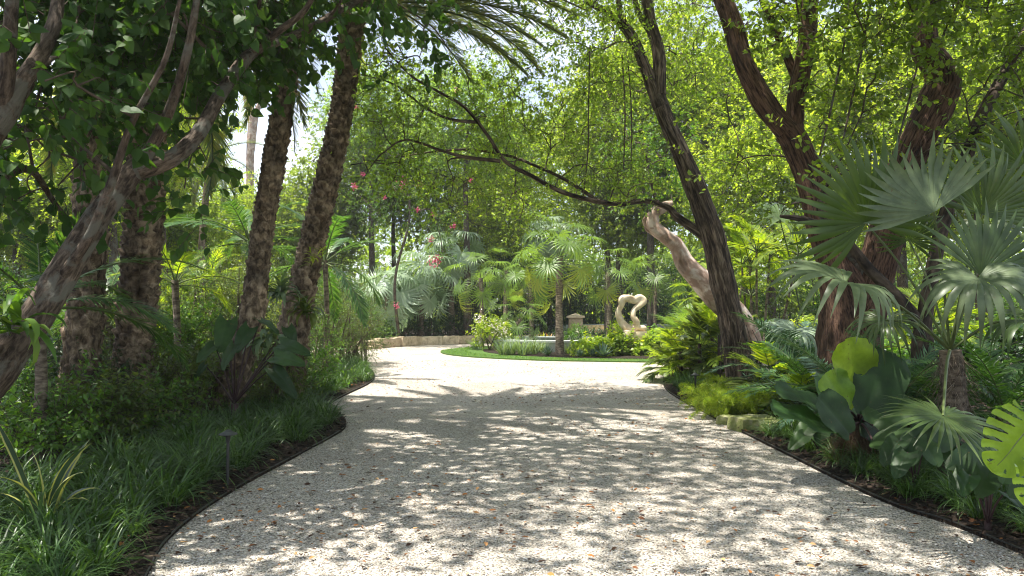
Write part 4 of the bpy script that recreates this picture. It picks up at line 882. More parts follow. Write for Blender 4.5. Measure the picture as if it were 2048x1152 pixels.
t.crown([B(700, -190, 8, 2.0, .4), B(400, -250, 7, 1.8, .4), B(860, 125, 8.4, .34, 1.2), B(830, 20, 8.0, .4, .5), ((-.5, 6.5, 6.6), (2.0, 2.2, .8)), ((-2.5, 3.5, 6.2), (2.2, 2.2, .8)), ((-5.5, 8, 6.9), (2.2, 2.2, .8)), ((-6.5, 11.5, 8.2), (2.4, 2.4, .8)), ((-.8, 9.6, 7.8), (2.0, 2.0, .8))], M['leaf_dark'], 4, name='crown', clumps=18, twigs=5, leaves=7, size=.10, tl=.35, cr=.3, tmpl=LF, droop=.8, up=-.1, br=.5, r0=.025)  # the overhead blobs are out of view, added to shade drive and left bed
t = Tree('broadleaf_tree', P(-40, 900, 4.4) * [1, 1, 0], 'grey tree at the extreme left edge forking at head height')
t.limb([P(-60, 900, 4.6) * [1, 1, 0], P(-70, 500, 4.6), P(-40, 300, 4.6), P(8, 222, 4.6), P(40, 170, 4.6), P(80, 110, 4.7), P(110, 40, 4.8), P(120, -60, 5)], [.16, .12, .10, .085, .06, .05, .045, .03], M['bark_grey'], 'trunk', 16, ridge=.06, seed=7)
t.limb([P(0, 235, 4.6), P(14, 160, 4.5), P(20, 60, 4.4), P(30, -60, 4.3)], [.05, .045, .04, .03], M['bark_grey'], ridge=.05, seed=8)
t.limb([P(10, 222, 4.6), P(50, 185, 4.8), P(82, 135, 5.0), P(130, 100, 5.4)], [.045, .03, .022, .01], M['bark_grey'], ridge=.05, seed=9)
t.limb([P(-60, 420, 4.6), P(-20, 370, 5.2), P(60, 340, 6.0), P(120, 420, 6.6), P(200, 500, 7)], [.05, .04, .03, .02, .01], M['bark_grey'], ridge=.05, seed=10)
t.crown([B(-60, 40, 5.8, 1.0, .7), B(60, -80, 6.4, 1.4, .5), B(150, 180, 6.0, .5, .8), ((-4.5, 6.5, 5.6), (1.8, 2.6, .8)), ((-4.2, 2.5, 5.6), (2, 2, .8)), B(30, 330, 6.5, .6, .9)], M['leaf_dark'], 6, clumps=26, twigs=5, leaves=7, size=.09, tl=.3, cr=.26, tmpl=LF, droop=.9, up=-.1, br=.6, r0=.025)

# ---------------------------------------------------------------- right: leaning rough tree with the long arching bough
t = Tree('rough_barked_tree', P(1482, 800, 13.2) * [1, 1, 0], 'leaning rough barked tree at the right drive edge, one long bough arching left')
D = 13.2
t.limb([P(1490, 805, D) * [1, 1, 0] - [0, 0, .1], P(1478, 730, D), P(1462, 640, D), P(1444, 555, D), P(1424, 470, D), P(1396, 390, D), P(1364, 310, D), P(1330, 235, D), P(1312, 180, D)], [.36, .25, .225, .22, .215, .195, .165, .145, .135], M['bark_rough'], 'trunk', 30, ridge=.13, lump=.08, seed=11)
t.limb([P(1322, 215, D), P(1292, 140, D), P(1262, 70, D), P(1222, 30, D), P(1175, 0, D), P(1120, -60, D)], [.15, .11, .10, .07, .055, .03], M['bark_rough'], ridge=.1, seed=12)
t.limb([P(1316, 190, D), P(1318, 110, D), P(1300, 40, D), P(1285, -60, D)], [.15, .12, .11, .09], M['bark_rough'], ridge=.1, seed=13)
t.limb([P(1262, 80, D), P(1240, 20, D), P(1232, -60, D)], [.07, .055, .045], M['bark_rough'], ridge=.1, seed=14)
t.limb([P(1305, 70, D), P(1275, 20, D), P(1265, -40, D)], [.07, .05, .04], M['bark_rough'], ridge=.1, seed=16)
ba = [P(1416, 475, D), P(1385, 455, D + .2), P(1352, 432, D + .3), P(1335, 415, D + .3), P(1290, 402, D + .2), P(1240, 408, D), P(1180, 400, D - .2), P(1120, 382, D - .4), P(1060, 350, D - .6), P(1010, 322, D - .8), P(975, 270, D - 1), P(930, 215, D - 1.2), P(880, 185, D - 1.4), P(820, 150, D - 1.5), P(770, 95, D - 1.6)]
t.limb(ba, [.13, .09, .075, .055, .045, .045, .043, .041, .038, .034, .03, .026, .021, .016, .010], M['bark_rough'], sides=12, ridge=.1, lump=.12, seed=15)
t.limb([P(1000, 322, D - .8), P(930, 314, D - 1), P(880, 300, D - 1.1), P(810, 280, D - 1.2), P(760, 310, D - 1.2)], [.035, .03, .024, .018, .01], M['bark_rough'], sides=8, ridge=.1, seed=17)
t.limb([P(960, 245, D - 1), P(900, 238, D - 1), P(850, 215, D - 1), P(790, 170, D - 1), P(730, 150, D - 1)], [.03, .025, .02, .014, .008], M['bark_rough'], sides=8, ridge=.1, seed=18)
t.limb([P(1200, 405, D - .1), P(1140, 365, D), P(1090, 340, D + .2), P(1010, 310, D + .4), P(900, 300, D + .5), P(700, 330, D + .6)], [.04, .034, .03, .026, .02, .01], M['bark_rough'], sides=8, ridge=.1, seed=19)
t.crown([B(1180, 60, 13, 1.0, .8), B(1120, -60, 12.5, 1.4, .6), B(1270, -80, 13, 1.5, .7), B(1400, 60, 14, .9, .9), B(1370, 140, 14, .7, 1), B(1250, 190, 14.5, .8, 1), B(1200, 110, 13, .6, 1.2),
         B(1080, 280, 13.5, .8, .7), B(980, 210, 13.2, .7, .7), B(860, 240, 12.5, .8, .7), B(780, 180, 12.0, .7, .9), B(1180, 320, 14, .7, .8), B(1285, 390, 12.6, .38, .7), B(1270, 350, 14, .5, .8), B(900, 380, 13, .7, .6), B(770, 330, 12.6, .7, .7), B(1040, 420, 14.5, .6, .5), B(700, 200, 12.6, .5, .9), B(1130, 240, 13.6, .7, .8), B(1060, 180, 13.4, .7, .7), B(900, 140, 12.8, .6, .7), B(960, 330, 13.2, .7, .6), B(840, 320, 12.8, .6, .6), B(1100, 350, 13.2, .5, .6), B(1150, 150, 13.6, .6, .9), B(1020, 100, 14.5, .7, .6), B(740, 110, 12.4, .5, .8), B(1210, 350, 12.8, .4, .7)],
        M['leaf_bright'], 21, clumps=46, twigs=6, leaves=9, size=.075, tl=.3, cr=.3, droop=.15, br=.75, r0=.022, bare=.15, skel=None)
t.crown([((4.8, 11, 10.5), (1.8, 1.6, 1)), ((2.2, 10.5, 9.8), (2.0, 1.4, .8)), ((-.5, 10.5, 10.5), (2.0, 1.6, .8)), ((6.5, 10, 10), (2, 2, .8)), ((-2, 14.0, 11), (1.2, 1.0, .6))], M['leaf_bright'], 22, clumps=7, twigs=7, leaves=10, size=.11, tl=.45, cr=.45, droop=.15, br=.5, r0=.03)  # extra crown above the view, added to dapple the drive
t.limb([P(1180, 90, 13.0), P(1177, 220, 13.0), P(1176, 300, 13.1), P(1166, 400, 13.1)], [.012, .012, .013, .010], M['bark_grey'], name='hanging_root', sides=6, ridge=.1)
t.limb([P(1244, 110, 13.1), P(1250, 220, 13.1), P(1247, 340, 13.1)], [.012, .014, .010], M['bark_grey'], name='hanging_root', sides=6)
t.limb([P(1256, 120, 13.1), P(1263, 230, 13.1), P(1262, 350, 13.1)], [.010, .012, .008], M['bark_grey'], name='hanging_root', sides=6)
rg = np.random.default_rng(5); g = MB(); Cc = cr_spline([P(1490, 790, D), P(1478, 730, D), P(1462, 640, D), P(1448, 575, D)], 8)
for k in range(46):
    c = Cc[int(rg.integers(len(Cc) - 8))]; a = c + np.array([rg.uniform(-.35, .35), -.33 - .08 * rg.random(), rg.uniform(0, .5)]); b = a + np.array([rg.normal() * .12, -.02 - .05 * rg.random(), -rg.uniform(.25, .8)]); tube(g, [a, (a + b) / 2 + rg.normal(size=3) * .05, b], [.007, .006, .004], 4, 4, cap=False)
g.build('clinging_roots', M['bark_grey'], t.root)
# pink peeling trunk behind it
t = Tree('gumbo_limbo_tree', P(1505, 770, 15.5) * [1, 1, 0], 'pale pink peeling trunk that twists out from behind the rough leaning tree')
D = 15.2
t.limb([P(1520, 790, D) * [1, 1, 0], P(1500, 690, D), P(1478, 640, D), P(1430, 590, D), P(1400, 558, D), P(1370, 528, D), P(1352, 490, D), P(1330, 472, D), P(1306, 452, D), P(1310, 425, D), P(1330, 412, D), P(1345, 405, D)], [.26, .24, .24, .26, .24, .2, .16, .15, .14, .12, .11, .05], M['bark_pink'], 'trunk', 22, lump=.16, ridge=.04, seed=21)
t.limb([P(1310, 468, D), P(1293, 458, D), P(1288, 440, D), P(1300, 425, D), P(1310, 418, D)], [.05, .035, .03, .02, .012], M['bark_pink'], lump=.1, sides=8)
t.limb([P(1325, 418, D), P(1310, 395, D), P(1300, 350, D), P(1290, 300, D)], [.06, .04, .03, .015], M['bark_grey'], sides=8)
t.crown([B(1310, 360, 15.5, .8, .8), B(1350, 300, 16, .8, .9), B(1250, 300, 16.5, .8, .8)], M['leaf_mid'], 23, clumps=24, twigs=6, leaves=9, size=.085, tl=.3, cr=.3, br=.6, r0=.02)
# big red barked tree
t = Tree('red_barked_tree', P(1700, 850, 10.6) * [1, 1, 0], 'massive reddish brown tree at the right, forked into two thick crooked stems')
D = 10.4
t.limb([P(1700, 850, D) * [1, 1, 0] - [0, 0, .1], P(1700, 740, D), P(1698, 660, D), P(1690, 600, D), P(1668, 520, D), P(1640, 430, D), P(1618, 350, D), P(1590, 285, D), P(1575, 262, D)], [.50, .42, .40, .34, .24, .225, .20, .19, .19], M['bark_red'], 'trunk', 34, ridge=.10, lump=.14, seed=31)
t.limb([P(1712, 650, D), P(1742, 570, D), P(1762, 500, D), P(1785, 420, D), P(1812, 330, D), P(1850, 250, D), P(1885, 180, D), P(1880, 140, D), P(1850, 90, D), P(1852, 20, D), P(1870, -80, D)], [.34, .27, .24, .23, .23, .23, .24, .22, .19, .18, .15], M['bark_red'], sides=30, ridge=.10, lump=.16, seed=32)
t.limb([P(1585, 275, D), P(1535, 215, D), P(1498, 150, D), P(1478, 100, D), P(1462, 40, D), P(1430, -40, D)], [.17, .16, .145, .14, .14, .12], M['bark_red'], sides=24, ridge=.08, lump=.14, seed=33)
t.limb([P(1588, 280, D), P(1592, 200, D), P(1612, 100, D), P(1618, 0, D), P(1625, -80, D)], [.14, .13, .13, .135, .12], M['bark_red'], sides=24, ridge=.08, lump=.1, seed=34)
t.limb([P(1590, 150, D + .1), P(1560, 80, D + .2), P(1530, 10, D + .3), P(1500, -60, D + .4)], [.07, .06, .055, .04], M['bark_red'], sides=12, ridge=.08, seed=35)
t.limb([P(1720, 560, D), P(1690, 480, D - .3), P(1640, 420, D - .5), P(1660, 350, D - .6)], [.09, .07, .05, .03], M['bark_grey'], sides=10, ridge=.08, seed=36)
t.crown([B(1640, 60, 9.8, .9, .7), B(1740, 140, 9.4, .8, .8), B(1690, 240, 9.6, .55, .7), B(1900, 40, 9.2, .9, .7), B(1990, 190, 9.4, .8, .9), B(1560, 30, 10.6, .8, .6), B(1760, -60, 9, 1.3, .6), B(2020, -40, 8.6, 1.3, .6), B(1500, 320, 11.5, .6, .8), B(1560, 430, 11.4, .5, .7), B(1480, 200, 11.6, .5, .8), B(1940, 330, 10, .7, .7), B(1690, 330, 9.0, .35, .8), B(1800, 40, 9.8, .7, .7)],
        M['leaf_bright'], 31, clumps=30, twigs=6, leaves=8, size=.085, tl=.3, cr=.28, tmpl=T_leaf8(.33, .05, .08), droop=.05, up=.3, br=.7, r0=.02)
t.crown([((3.0, 8.5, 9.6), (2.4, 2.4, .9)), ((.6, 8.0, 9.2), (2.2, 2.2, .7)), ((4.2, 5.0, 9), (2.6, 2.4, .9)), ((1.4, 4.5, 8.6), (2.2, 2.2, .7)), ((6, 9, 9.4), (2.4, 2.6, 1)), ((3.5, 1.5, 8.6), (2.4, 2, .8)), ((.3, 1.6, 8.4), (2, 2, .7)), ((6, 4, 8), (2, 2, .8)), ((3.3, 5.6, 5.9), (1.9, 1.9, .5)), ((3.6, 7.6, 6.9), (1.8, 1.6, .5)), ((1.9, 3.4, 5.2), (1.4, 1.4, .4)), ((-1.4, 6, 9.4), (1.8, 2.2, .7)), ((5, 7, 7.6), (1.6, 1.6, .6))], M['leaf_bright'], 32, clumps=18, twigs=7, leaves=10, size=.11, tl=.45, cr=.42, droop=.1, br=.5, r0=.03)  # unseen overhead foliage, added to dapple the drive and darken the right bed
for k, (px, y0, y1) in enumerate(((1650, 120, 330), (1706, 20, 260), (1795, 170, 330))):
    t.limb([P(px + 40, y0 - 40, 9.2), P(px + 10, (y0 + y1) / 2, 9.2), P(px - 20, y1 + 20, 9.2)], [.012, .015, .012], M['bark_grey'], name='sapling_shoot', sides=6)
# dark leaning tree behind the fan palm
t = Tree('dark_trunked_tree', P(1850, 790, 9.6) * [1, 1, 0], 'thin dark trunked tree leaning to the upper right behind the fan palm leaves')
D = 9.6
t.limb([P(1850, 800, D) * [1, 1, 0], P(1846, 700, D), P(1850, 630, D), P(1880, 470, D + .2), P(1920, 350, D + .3), P(1970, 220, D + .4), P(2040, 90, D + .5), P(2090, -20, D + .6)], [.17, .14, .10, .09, .085, .08, .075, .06], M['bark_dark'], 'trunk', 14, ridge=.08, lump=.1, seed=41)
t.limb([P(1848, 660, D), P(1800, 600, D), P(1740, 540, D), P(1680, 470, D - .1), P(1610, 440, D - .2), P(1560, 432, D - .2)], [.09, .08, .07, .06, .045, .02], M['bark_dark'], sides=12, ridge=.08, seed=42)
t.crown([B(2080, 60, 10, 1.0, .8), B(1980, 120, 10.6, .7, .7), B(2060, 260, 10.5, .6, .8)], M['leaf_bright'], 43, clumps=24, twigs=6, leaves=8, size=.085, tl=.3, cr=.3, br=.6, r0=.02)

# ---------------------------------------------------------------- near fan palm at the right
root = np.array([P(1905, 860, 6.6)[0], 6.6, 0.0])
t = thing('thatch_palm', root, 'large near fan palm with silvery backed leaves at the right edge', 'palm')
g = MB(); topc = P(1900, 700, 6.6); C, rr = tube(g, [root - [0, 0, .1], (root + topc) / 2 + [.03, 0, 0], topc], [.12, .10, .09], 14, 12, ridge=.15, seed=51); fibres(g, C, rr + .01, 500, .22, rng, r=.003, out=.3, down=.8); g.build('trunk', M['thin_palm'], t)
def near_fan(hx, hy, D, dx, dy, dz, up, Rr, seed, label=None, spread=290, droop=.22, nseg=38, mt='fan_near', org=None, split=.45, cup=.12, wf=1.0):
    h = P(hx, hy, D); g = MB(); fan_blade(g, h, (dx, dy, dz), up, Rr, nseg, spread, split, droop, cup, .3, seed, wfac=wf * .9, rows=(0, .1, .22, .35, .45, .6, .75, .88, 1.0)); o = g.build('leaf', M[mt], t)
    g = MB(); a = (topc if org is None else np.asarray(org, float)); stalk(g, a, h, .10, .014, .009); g.build('petiole', M['petiole'], o)
    if label: o['label'] = label
near_fan(1732, 446, 6.7, -.3, -.15, .9, (.1, -1, -.1), .86, 1, 'upright deep green leaf against the red trunk', 250, .10, 30, 'fan_dark', split=.5, wf=1.25)
near_fan(1868, 424, 6.2, -.42, .15, .85, (.3, 1, -.1), .66, 2, 'grey leaf seen from its silvery back', 165, .10, 20, 'fan_silver', split=.55, wf=1.3)
near_fan(1964, 428, 6.5, .3, -.1, .9, (-.1, -1, 0), .70, 3, None, 200, .12, 26, split=.5, wf=1.2)
near_fan(1975, 452, 6.3, -.1, -.6, -.6, (-.1, -.7, .6), .34, 13, None, 240, .4, 22, 'fan_silver', wf=1.2)
near_fan(1690, 566, 5.9, -1, -.35, .10, (0, -.40, 1), .76, 4, 'flat leaf stretched out to the left over the drive edge', 280, .38, 28, 'fan_silver', wf=1.2)
near_fan(1956, 556, 5.6, -.35, -.75, -.50, (-.3, -.65, .7), .62, 5, 'glossy drooping leaf lit from above', 300, .45, 30, 'fan_silver', split=.5, wf=1.3)
near_fan(1960, 550, 5.9, .5, .1, .9, (-.2, -1, .1), .66, 6, None, 170, .1, 22, split=.5, wf=1.2)
near_fan(1886, 832, 4.9, -.25, -.7, -.25, (0, -.65, .75), .50, 7, 'lowest leaf spread over the bed at the front', 345, .15, 40, split=.4, cup=.02, wf=1.15)
near_fan(1818, 480, 7.3, .1, -.3, .9, (0, -1, 0), .42, 8, None, 250, .2, 24)
near_fan(2066, 640, 6.3, .6, -.6, .1, (0, -.4, .9), .7, 9, None, 300, .35, 28, wf=1.2)
near_fan(1770, 640, 7.4, -.5, -.6, -.5, (-.3, -.4, .8), .5, 10, None, 290, .5, 26)
near_fan(2045, 330, 7.0, .1, -.3, 1, (0, -1, 0), .66, 11, None, 240, .2, 26, wf=1.2)
near_fan(1560, 440, 12.5, -.2, -.5, .3, (0, -.6, .8), .7, 13, None, 300, .4, mt='silver', org=P(1600, 620, 12.5))
near_fan(1590, 660, 12.0, -.5, -.6, -.2, (0, -.5, .8), .75, 14, None, 300, .5, mt='silver', org=P(1650, 700, 12.0))
HAZE = .0008
# ---------------------------------------------------------------- right bed plants
cyc = [pinnate_mesh('frond', 1.25, 46, .22, M['teal'], s, .9, .15, .009, .1, angle=72, leafdroop=.15, rs=.012, seg=2) for s in (1, 2)]
fer = [pinnate_mesh('frond', 1.1, 44, .17, M['fern'], s, 1.0, .2, .010, .08, angle=74, leafdroop=.2, rs=.009, seg=2) for s in (3, 4)]
fery = [pinnate_mesh('frond', 1.3, 40, .24, M['leaf_yellow'], s, 1.1, .25, .015, .15, angle=55, leafdroop=.3, rs=.015) for s in (5, 6)]
def pinnate_plant(px, pyb, D, z, meshes, n, label, name='cycad', cat='cycad', sc=1.0, e0=75, e1=0, group=None, seed=0, trunk=.0, mat='thin_palm'):
    b = P(px, pyb, D); b[2] = 0; t = thing(name, b, label, cat, group); rg = np.random.default_rng(seed + px)
    g = MB(); C, rr = tube(g, [b - [0, 0, .1], b + [0, 0, z * .5], b + [0, 0, z + .02]], [.10 * sc, .085 * sc, .07 * sc], 10, 6, ridge=.2, seed=px); fibres(g, C, rr, 60, .1, rg, r=.004); g.build('trunk', M[mat], t)
    rosette(t, b + [0, 0, z], meshes, n, 'frond', e0, e1, .04, rg, None, rg.random() * 6, (.85 * sc, 1.15 * sc), .05); return t
pinnate_plant(1590, 760, 12.2, .55, cyc, 26, 'blue green cycad behind the foot of the rough leaning trunk', sc=1.15, group='cycads in the right bed')
pinnate_plant(1635, 800, 10.2, .35, fer, 26, 'bright green cycad left of the big red trunk', sc=1.1, group='cycads in the right bed')
pinnate_plant(1690, 800, 9.6, .45, cyc, 16, 'dark cycad directly in front of the red trunk', sc=1.0, group='cycads in the right bed')
pinnate_plant(1790, 790, 9.0, .35, cyc, 20, 'blue green cycad with an upright frond right of the red trunk', sc=1.05, e1=20, group='cycads in the right bed')
pinnate_plant(2010, 800, 8.0, .5, fer, 22, 'drooping fern like cycad at the right edge behind the near palm', sc=1.2, group='cycads in the right bed')
pinnate_plant(1900, 800, 8.6, .4, fer, 20, 'cycad between the near palm trunk and the dark tree', sc=1.0, group='cycads in the right bed')
def areca(px, D, pyt, label, sc=1.0, n=6, seed=0, meshes=None, ht=1.0):
    b = P(px, 700, D); b[2] = 0; t = thing('areca_palm', b, label, 'palm', 'yellow green clumping palms'); rg = np.random.default_rng(seed + px); zt = P(px, pyt, D)[2]
    for k in range(n):
        x, y = rg.normal() * .3 * sc, rg.normal() * .25 * sc; z = zt * rg.uniform(.5, .8); a = b + [x * .5, y * .5, -.05]; c = b + [x * 1.6, y * 1.6, z]; g = MB(); tube(g, [a, (a + c) / 2, c], [.035, .03, .025], 8, 8, ridge=.04); g.build('cane', M['thin_palm'], t)
        rosette(t, c, meshes or fery, 7, 'frond', 80, 10, .03, rg, None, rg.random() * 6, (.8 * sc, 1.1 * sc), .05)
areca(1512, 17.5, 430, 'glowing yellow green areca palm right behind the rough leaning trunk', 1.1, 7)
areca(1436, 20, 500, 'yellow green areca palm half hidden behind the rough leaning trunk', .9, 4)
areca(340, 15, 640, 'yellow lit palm clump low between the hollow palm and the leaning one', .7, 4)
areca(330, 17, 520, 'yellow palm fronds just right of the hollow in the palm trunk', .9, 4)
areca(1830, 13, 600, 'yellow green palm clump between the red trunk and the near fan palm', .8, 4)
# split-leaved yellow green mass at the drive edge under the leaning tree
xan = []
for s in (1, 2):
    m = pinnate_mesh('leaf', .62, 13, .22, M['leaf_olive' if s == 1 else 'leaf_yellow'], s + 20, .9, .15, .022, .35, angle=60, leafdroop=.25, rs=.008, base_sc=.8); xan.append(m)
def xanadu(px, pyb, D, n, label, sc=1.0, dz=.0, seed=0, h=.0, group='split leaved plants under the leaning tree'):
    b = P(px, pyb, D); b[2] = 0; t = thing('split_leaf_plant', b, label, 'plant', group); rg = np.random.default_rng(seed + px); g = MB(); tube(g, [b - [0, 0, .05], b + [0, 0, .1 + h * .5], b + [0, 0, .2 + h]], [.06, .05, .04], 7, 4, ridge=.1); g.build('stem', M['darkstalk'], t)
    rosette(t, b + [0, 0, .15 + h], xan, n, 'leaf', 80, -5, .05, rg, None, rg.random() * 6, (.8 * sc, 1.2 * sc), h * .6)
XA = [(1362, 770, 16.2, .5), (1400, 775, 15.4, .7), (1440, 770, 15.0, .9), (1382, 760, 17.4, .9), (1425, 760, 16.8, 1.1), (1462, 770, 16.0, .9), (1350, 745, 18.5, .6), (1400, 740, 19, 1.1), (1345, 775, 16.6, .25)]
XL = ['split leaved plant at the very tip of the right bed', 'olive split leaved plant behind the right path light', 'split leaved plant touching the foot of the rough leaning tree', 'split leaved plant in the second row behind the bed tip', 'tall split leaved plant left of the rough leaning trunk', 'split leaved plant behind the rough leaning trunk', 'split leaved plant on the far side of the bed tip', 'tallest split leaved plant near the dwarf fan palm', 'smallest split leaved plant overhanging the drive']
for k, (px, py, D, h) in enumerate(XA): xanadu(px, py, D, 26, XL[k], 1.1, h=h)
xanadu(1545, 800, 11.6, 24, 'olive split leaved plant right of the leaning tree foot', 1.1, h=.35); xanadu(1600, 830, 10.4, 18, 'split leaved plant before the bright cycad', .9, h=.15)
# feathery asparagus fern
def plume_mesh(seed, mt='leaf_yellow', L=.8):
    r = np.random.default_rng(seed); mb = MB(); k = 10; t = np.linspace(0, 1, k); a = 1.35 - 1.9 * t; C = np.zeros((k, 3)); C[1:, 1] = np.cumsum(np.cos(a[1:]) * L / k); C[1:, 2] = np.cumsum(np.sin(a[1:]) * L / k)
    tube(mb, C, np.linspace(.004, .0015, k), 4, mat=1, spline=False); n = 520; i = r.random(n) * (k - 2) + .6; i0 = i.astype(int); f = (i - i0)[:, None]; O = C[i0] * (1 - f) + C[i0 + 1] * f + r.normal(size=(n, 3)) * .028 * (1.15 - i / k)[:, None]
    scatter(mb, T_leaf4(.06, 0, .1), O, r.normal(size=(n, 3)) + [0, .4, .3], r.normal(size=(n, 3)), .045, 0); return mb.mesh('plume', [M[mt], M['petiole']])
pl = [plume_mesh(1), plume_mesh(2)]
def plume_plant(px, pyb, n, sc, label, seed=0):
    b = G(px, pyb); t = thing('asparagus_fern', b, label, 'fern', 'feathery ferns at the right drive edge'); rg = np.random.default_rng(px)
    for k in range(n):
        az = rg.random() * 6.28; s = sc * rg.uniform(.7, 1.15); m = Matrix.Translation(Vector((rg.normal() * .12, rg.normal() * .12, .03))) @ Matrix.Rotation(az, 4, 'Z') @ Matrix.Rotation(rg.normal() * .15, 4, 'X') @ Matrix.Scale(s, 4); link('plume', pl[k % 2], t, m)
for a in ((1455, 838, 46, 1.15, 'feathery yellow green fern mound at the drive edge below the leaning tree'), (1500, 832, 42, 1.2, 'feathery fern mound behind the mossy rock'), (1425, 815, 30, .9, 'smaller feathery fern nearest the right path light'), (1545, 828, 30, 1.1, 'feathery fern right of the mossy rock'), (1475, 806, 34, 1.2, 'feathery fern at the leaning tree foot')): plume_plant(*a)
for k, (px, py, s) in enumerate(((1505, 862, (.55, .35, .22)), (1540, 866, (.4, .3, .18)), (1470, 850, (.35, .3, .12)))):
    g = MB(); rock_block(g, G(px, py) + [0, 0, s[2] * .4], s, .3 + k, 80 + k, .06, 9); tag(g.build('mossy_rock', M['rock']), ['large flat mossy rock under the feathery fern', 'smaller mossy rock at the right of the flat one', 'small mossy stone at the drive edge left of the flat rock'][k], 'rock', 'mossy rocks in the right bed')
# giant broad-leaved plant
b = P(1720, 905, 7.6); b[2] = 0; t = thing('giant_leaf_plant', b, 'plant with huge dark leathery leaves and one glowing leaf before the red trunk', 'plant'); D = 7.4
g = MB(); C, rr = tube(g, [b - [0, 0, .1], b + [0, 0, .25], b + [0, .02, .5]], [.17, .16, .09], 12, 8, ridge=.3); fibres(g, C, rr, 1500, .25, rng, r=.003, out=.6, down=.8); g.build('root_ball', M['fibre'], t)
crn = b + [0, 0, .45]
def gleaf(bx, by, D0, tx, ty, D1, up, W, mt='bigleaf', seed=0, shape='paddle', label=None, parent=None, org=None, wave=.06, droop=.05, cup=.05, st=True, fold=.12, r0=.016):
    a, e = P(bx, by, D0), P(tx, ty, D1); g = MB(); L = np.linalg.norm(e - a); big_leaf(g, a, e - a, up, L, W, 0, wave, droop, cup, seed, shape, 44, 8, fold); o = g.build('leaf', M[mt], parent or t)
    if label: o['label'] = label
    if st:
        g = MB(); stalk(g, crn if org is None else org, a, .03, r0, r0 * .6); g.build('stalk', M['darkstalk'], o)
    return o
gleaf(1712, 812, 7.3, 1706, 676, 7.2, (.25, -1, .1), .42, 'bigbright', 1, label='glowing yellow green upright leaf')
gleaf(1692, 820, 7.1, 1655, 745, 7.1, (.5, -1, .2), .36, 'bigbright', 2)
gleaf(1680, 835, 7.2, 1555, 772, 7.0, (0, -.5, .9), .26, 'bigleaf', 3)
gleaf(1690, 870, 7.0, 1548, 812, 6.8, (0, -.4, .9), .34, 'bigleaf', 4)
gleaf(1700, 868, 6.9, 1640, 790, 6.9, (.3, -.8, .5), .34, 'bigleaf', 5)
gleaf(1730, 830, 7.2, 1776, 700, 7.3, (-.2, -1, .1), .44, 'bigleaf', 6)
gleaf(1745, 850, 7.1, 1800, 780, 7.3, (-.3, -.8, .5), .4, 'bigleaf', 7)
gleaf(1745, 880, 6.8, 1860, 890, 6.4, (0, -.6, .8), .42, 'bigleaf', 8, shape='oval')
gleaf(1700, 850, 7.5, 1650, 745, 7.8, (.2, -.8, .4), .34, 'bigleaf', 9)
gleaf(1735, 880, 7.3, 1800, 840, 7.6, (0, -.7, .6), .4, 'bigleaf', 10)
gleaf(1712, 790, 7.9, 1760, 730, 8.2, (0, -.9, .3), .4, 'bigleaf', 11)
# broad heart-leaved plants at the lower right
def heart_plant(px, pyb, D, lv, label, seed=0, mt='bigleaf'):
    b = P(px, pyb, D); b[2] = 0; tt = thing('heart_leaf_plant', b, label, 'plant', 'heart leaved plants low in the right bed'); g = MB(); tube(g, [b - [0, 0, .05], b + [0, 0, .1]], [.03, .025], 8, 3); g.build('stem', M['darkstalk'], tt)
    for k, (x0, y0, x1, y1, dD, W) in enumerate(lv): gleaf(x0, y0, D + dD, x1, y1, D + dD - .15, (rng.normal() * .25, -.6, .8), W, mt, seed + k, 'heart', parent=tt, org=b + [0, 0, .08], wave=.05, droop=.15, cup=.1, r0=.009)
heart_plant(1975, 1000, 5.3, [(1968, 925, 1915, 970, -.2, .22), (1990, 915, 1962, 990, -.3, .22), (2000, 900, 2050, 950, 0, .24), (1960, 905, 1900, 930, .1, .2), (1985, 890, 1970, 940, .2, .22), (2010, 985, 2045, 1010, -.3, .14), (1940, 950, 1925, 985, -.5, .13)], 'heart leaved plant with overlapping dark leaves near the right corner', 40)
heart_plant(1900, 930, 6.6, [(1870, 840, 1830, 872, 0, .25), (1900, 850, 1878, 900, -.1, .25), (1920, 860, 1950, 900, 0, .25), (1885, 880, 1850, 930, 0, .26), (1930, 890, 1960, 930, .1, .24)], 'heart leaved plant under the lowest fan leaf', 60)
heart_plant(1830, 960, 6.3, [(1800, 880, 1765, 925, 0, .2), (1830, 875, 1815, 930, 0, .2), (1850, 890, 1880, 930, 0, .2), (1815, 905, 1790, 950, -.2, .18)], 'low heart leaved plant right of the hairy root ball', 80)
heart_plant(1640, 905, 8.0, [(1620, 850, 1590, 885, 0, .2), (1645, 845, 1640, 890, 0, .2), (1660, 860, 1680, 895, 0, .18), (1610, 870, 1580, 895, -.1, .16)], 'low heart leaved plant left of the hairy root ball', 84)
heart_plant(2055, 1010, 4.8, [(2040, 905, 2010, 960, 0, .2), (2060, 930, 2030, 990, 0, .2), (2075, 900, 2090, 960, 0, .2)], 'heart leaved plant cut by the right edge below the perforated leaf', 70)
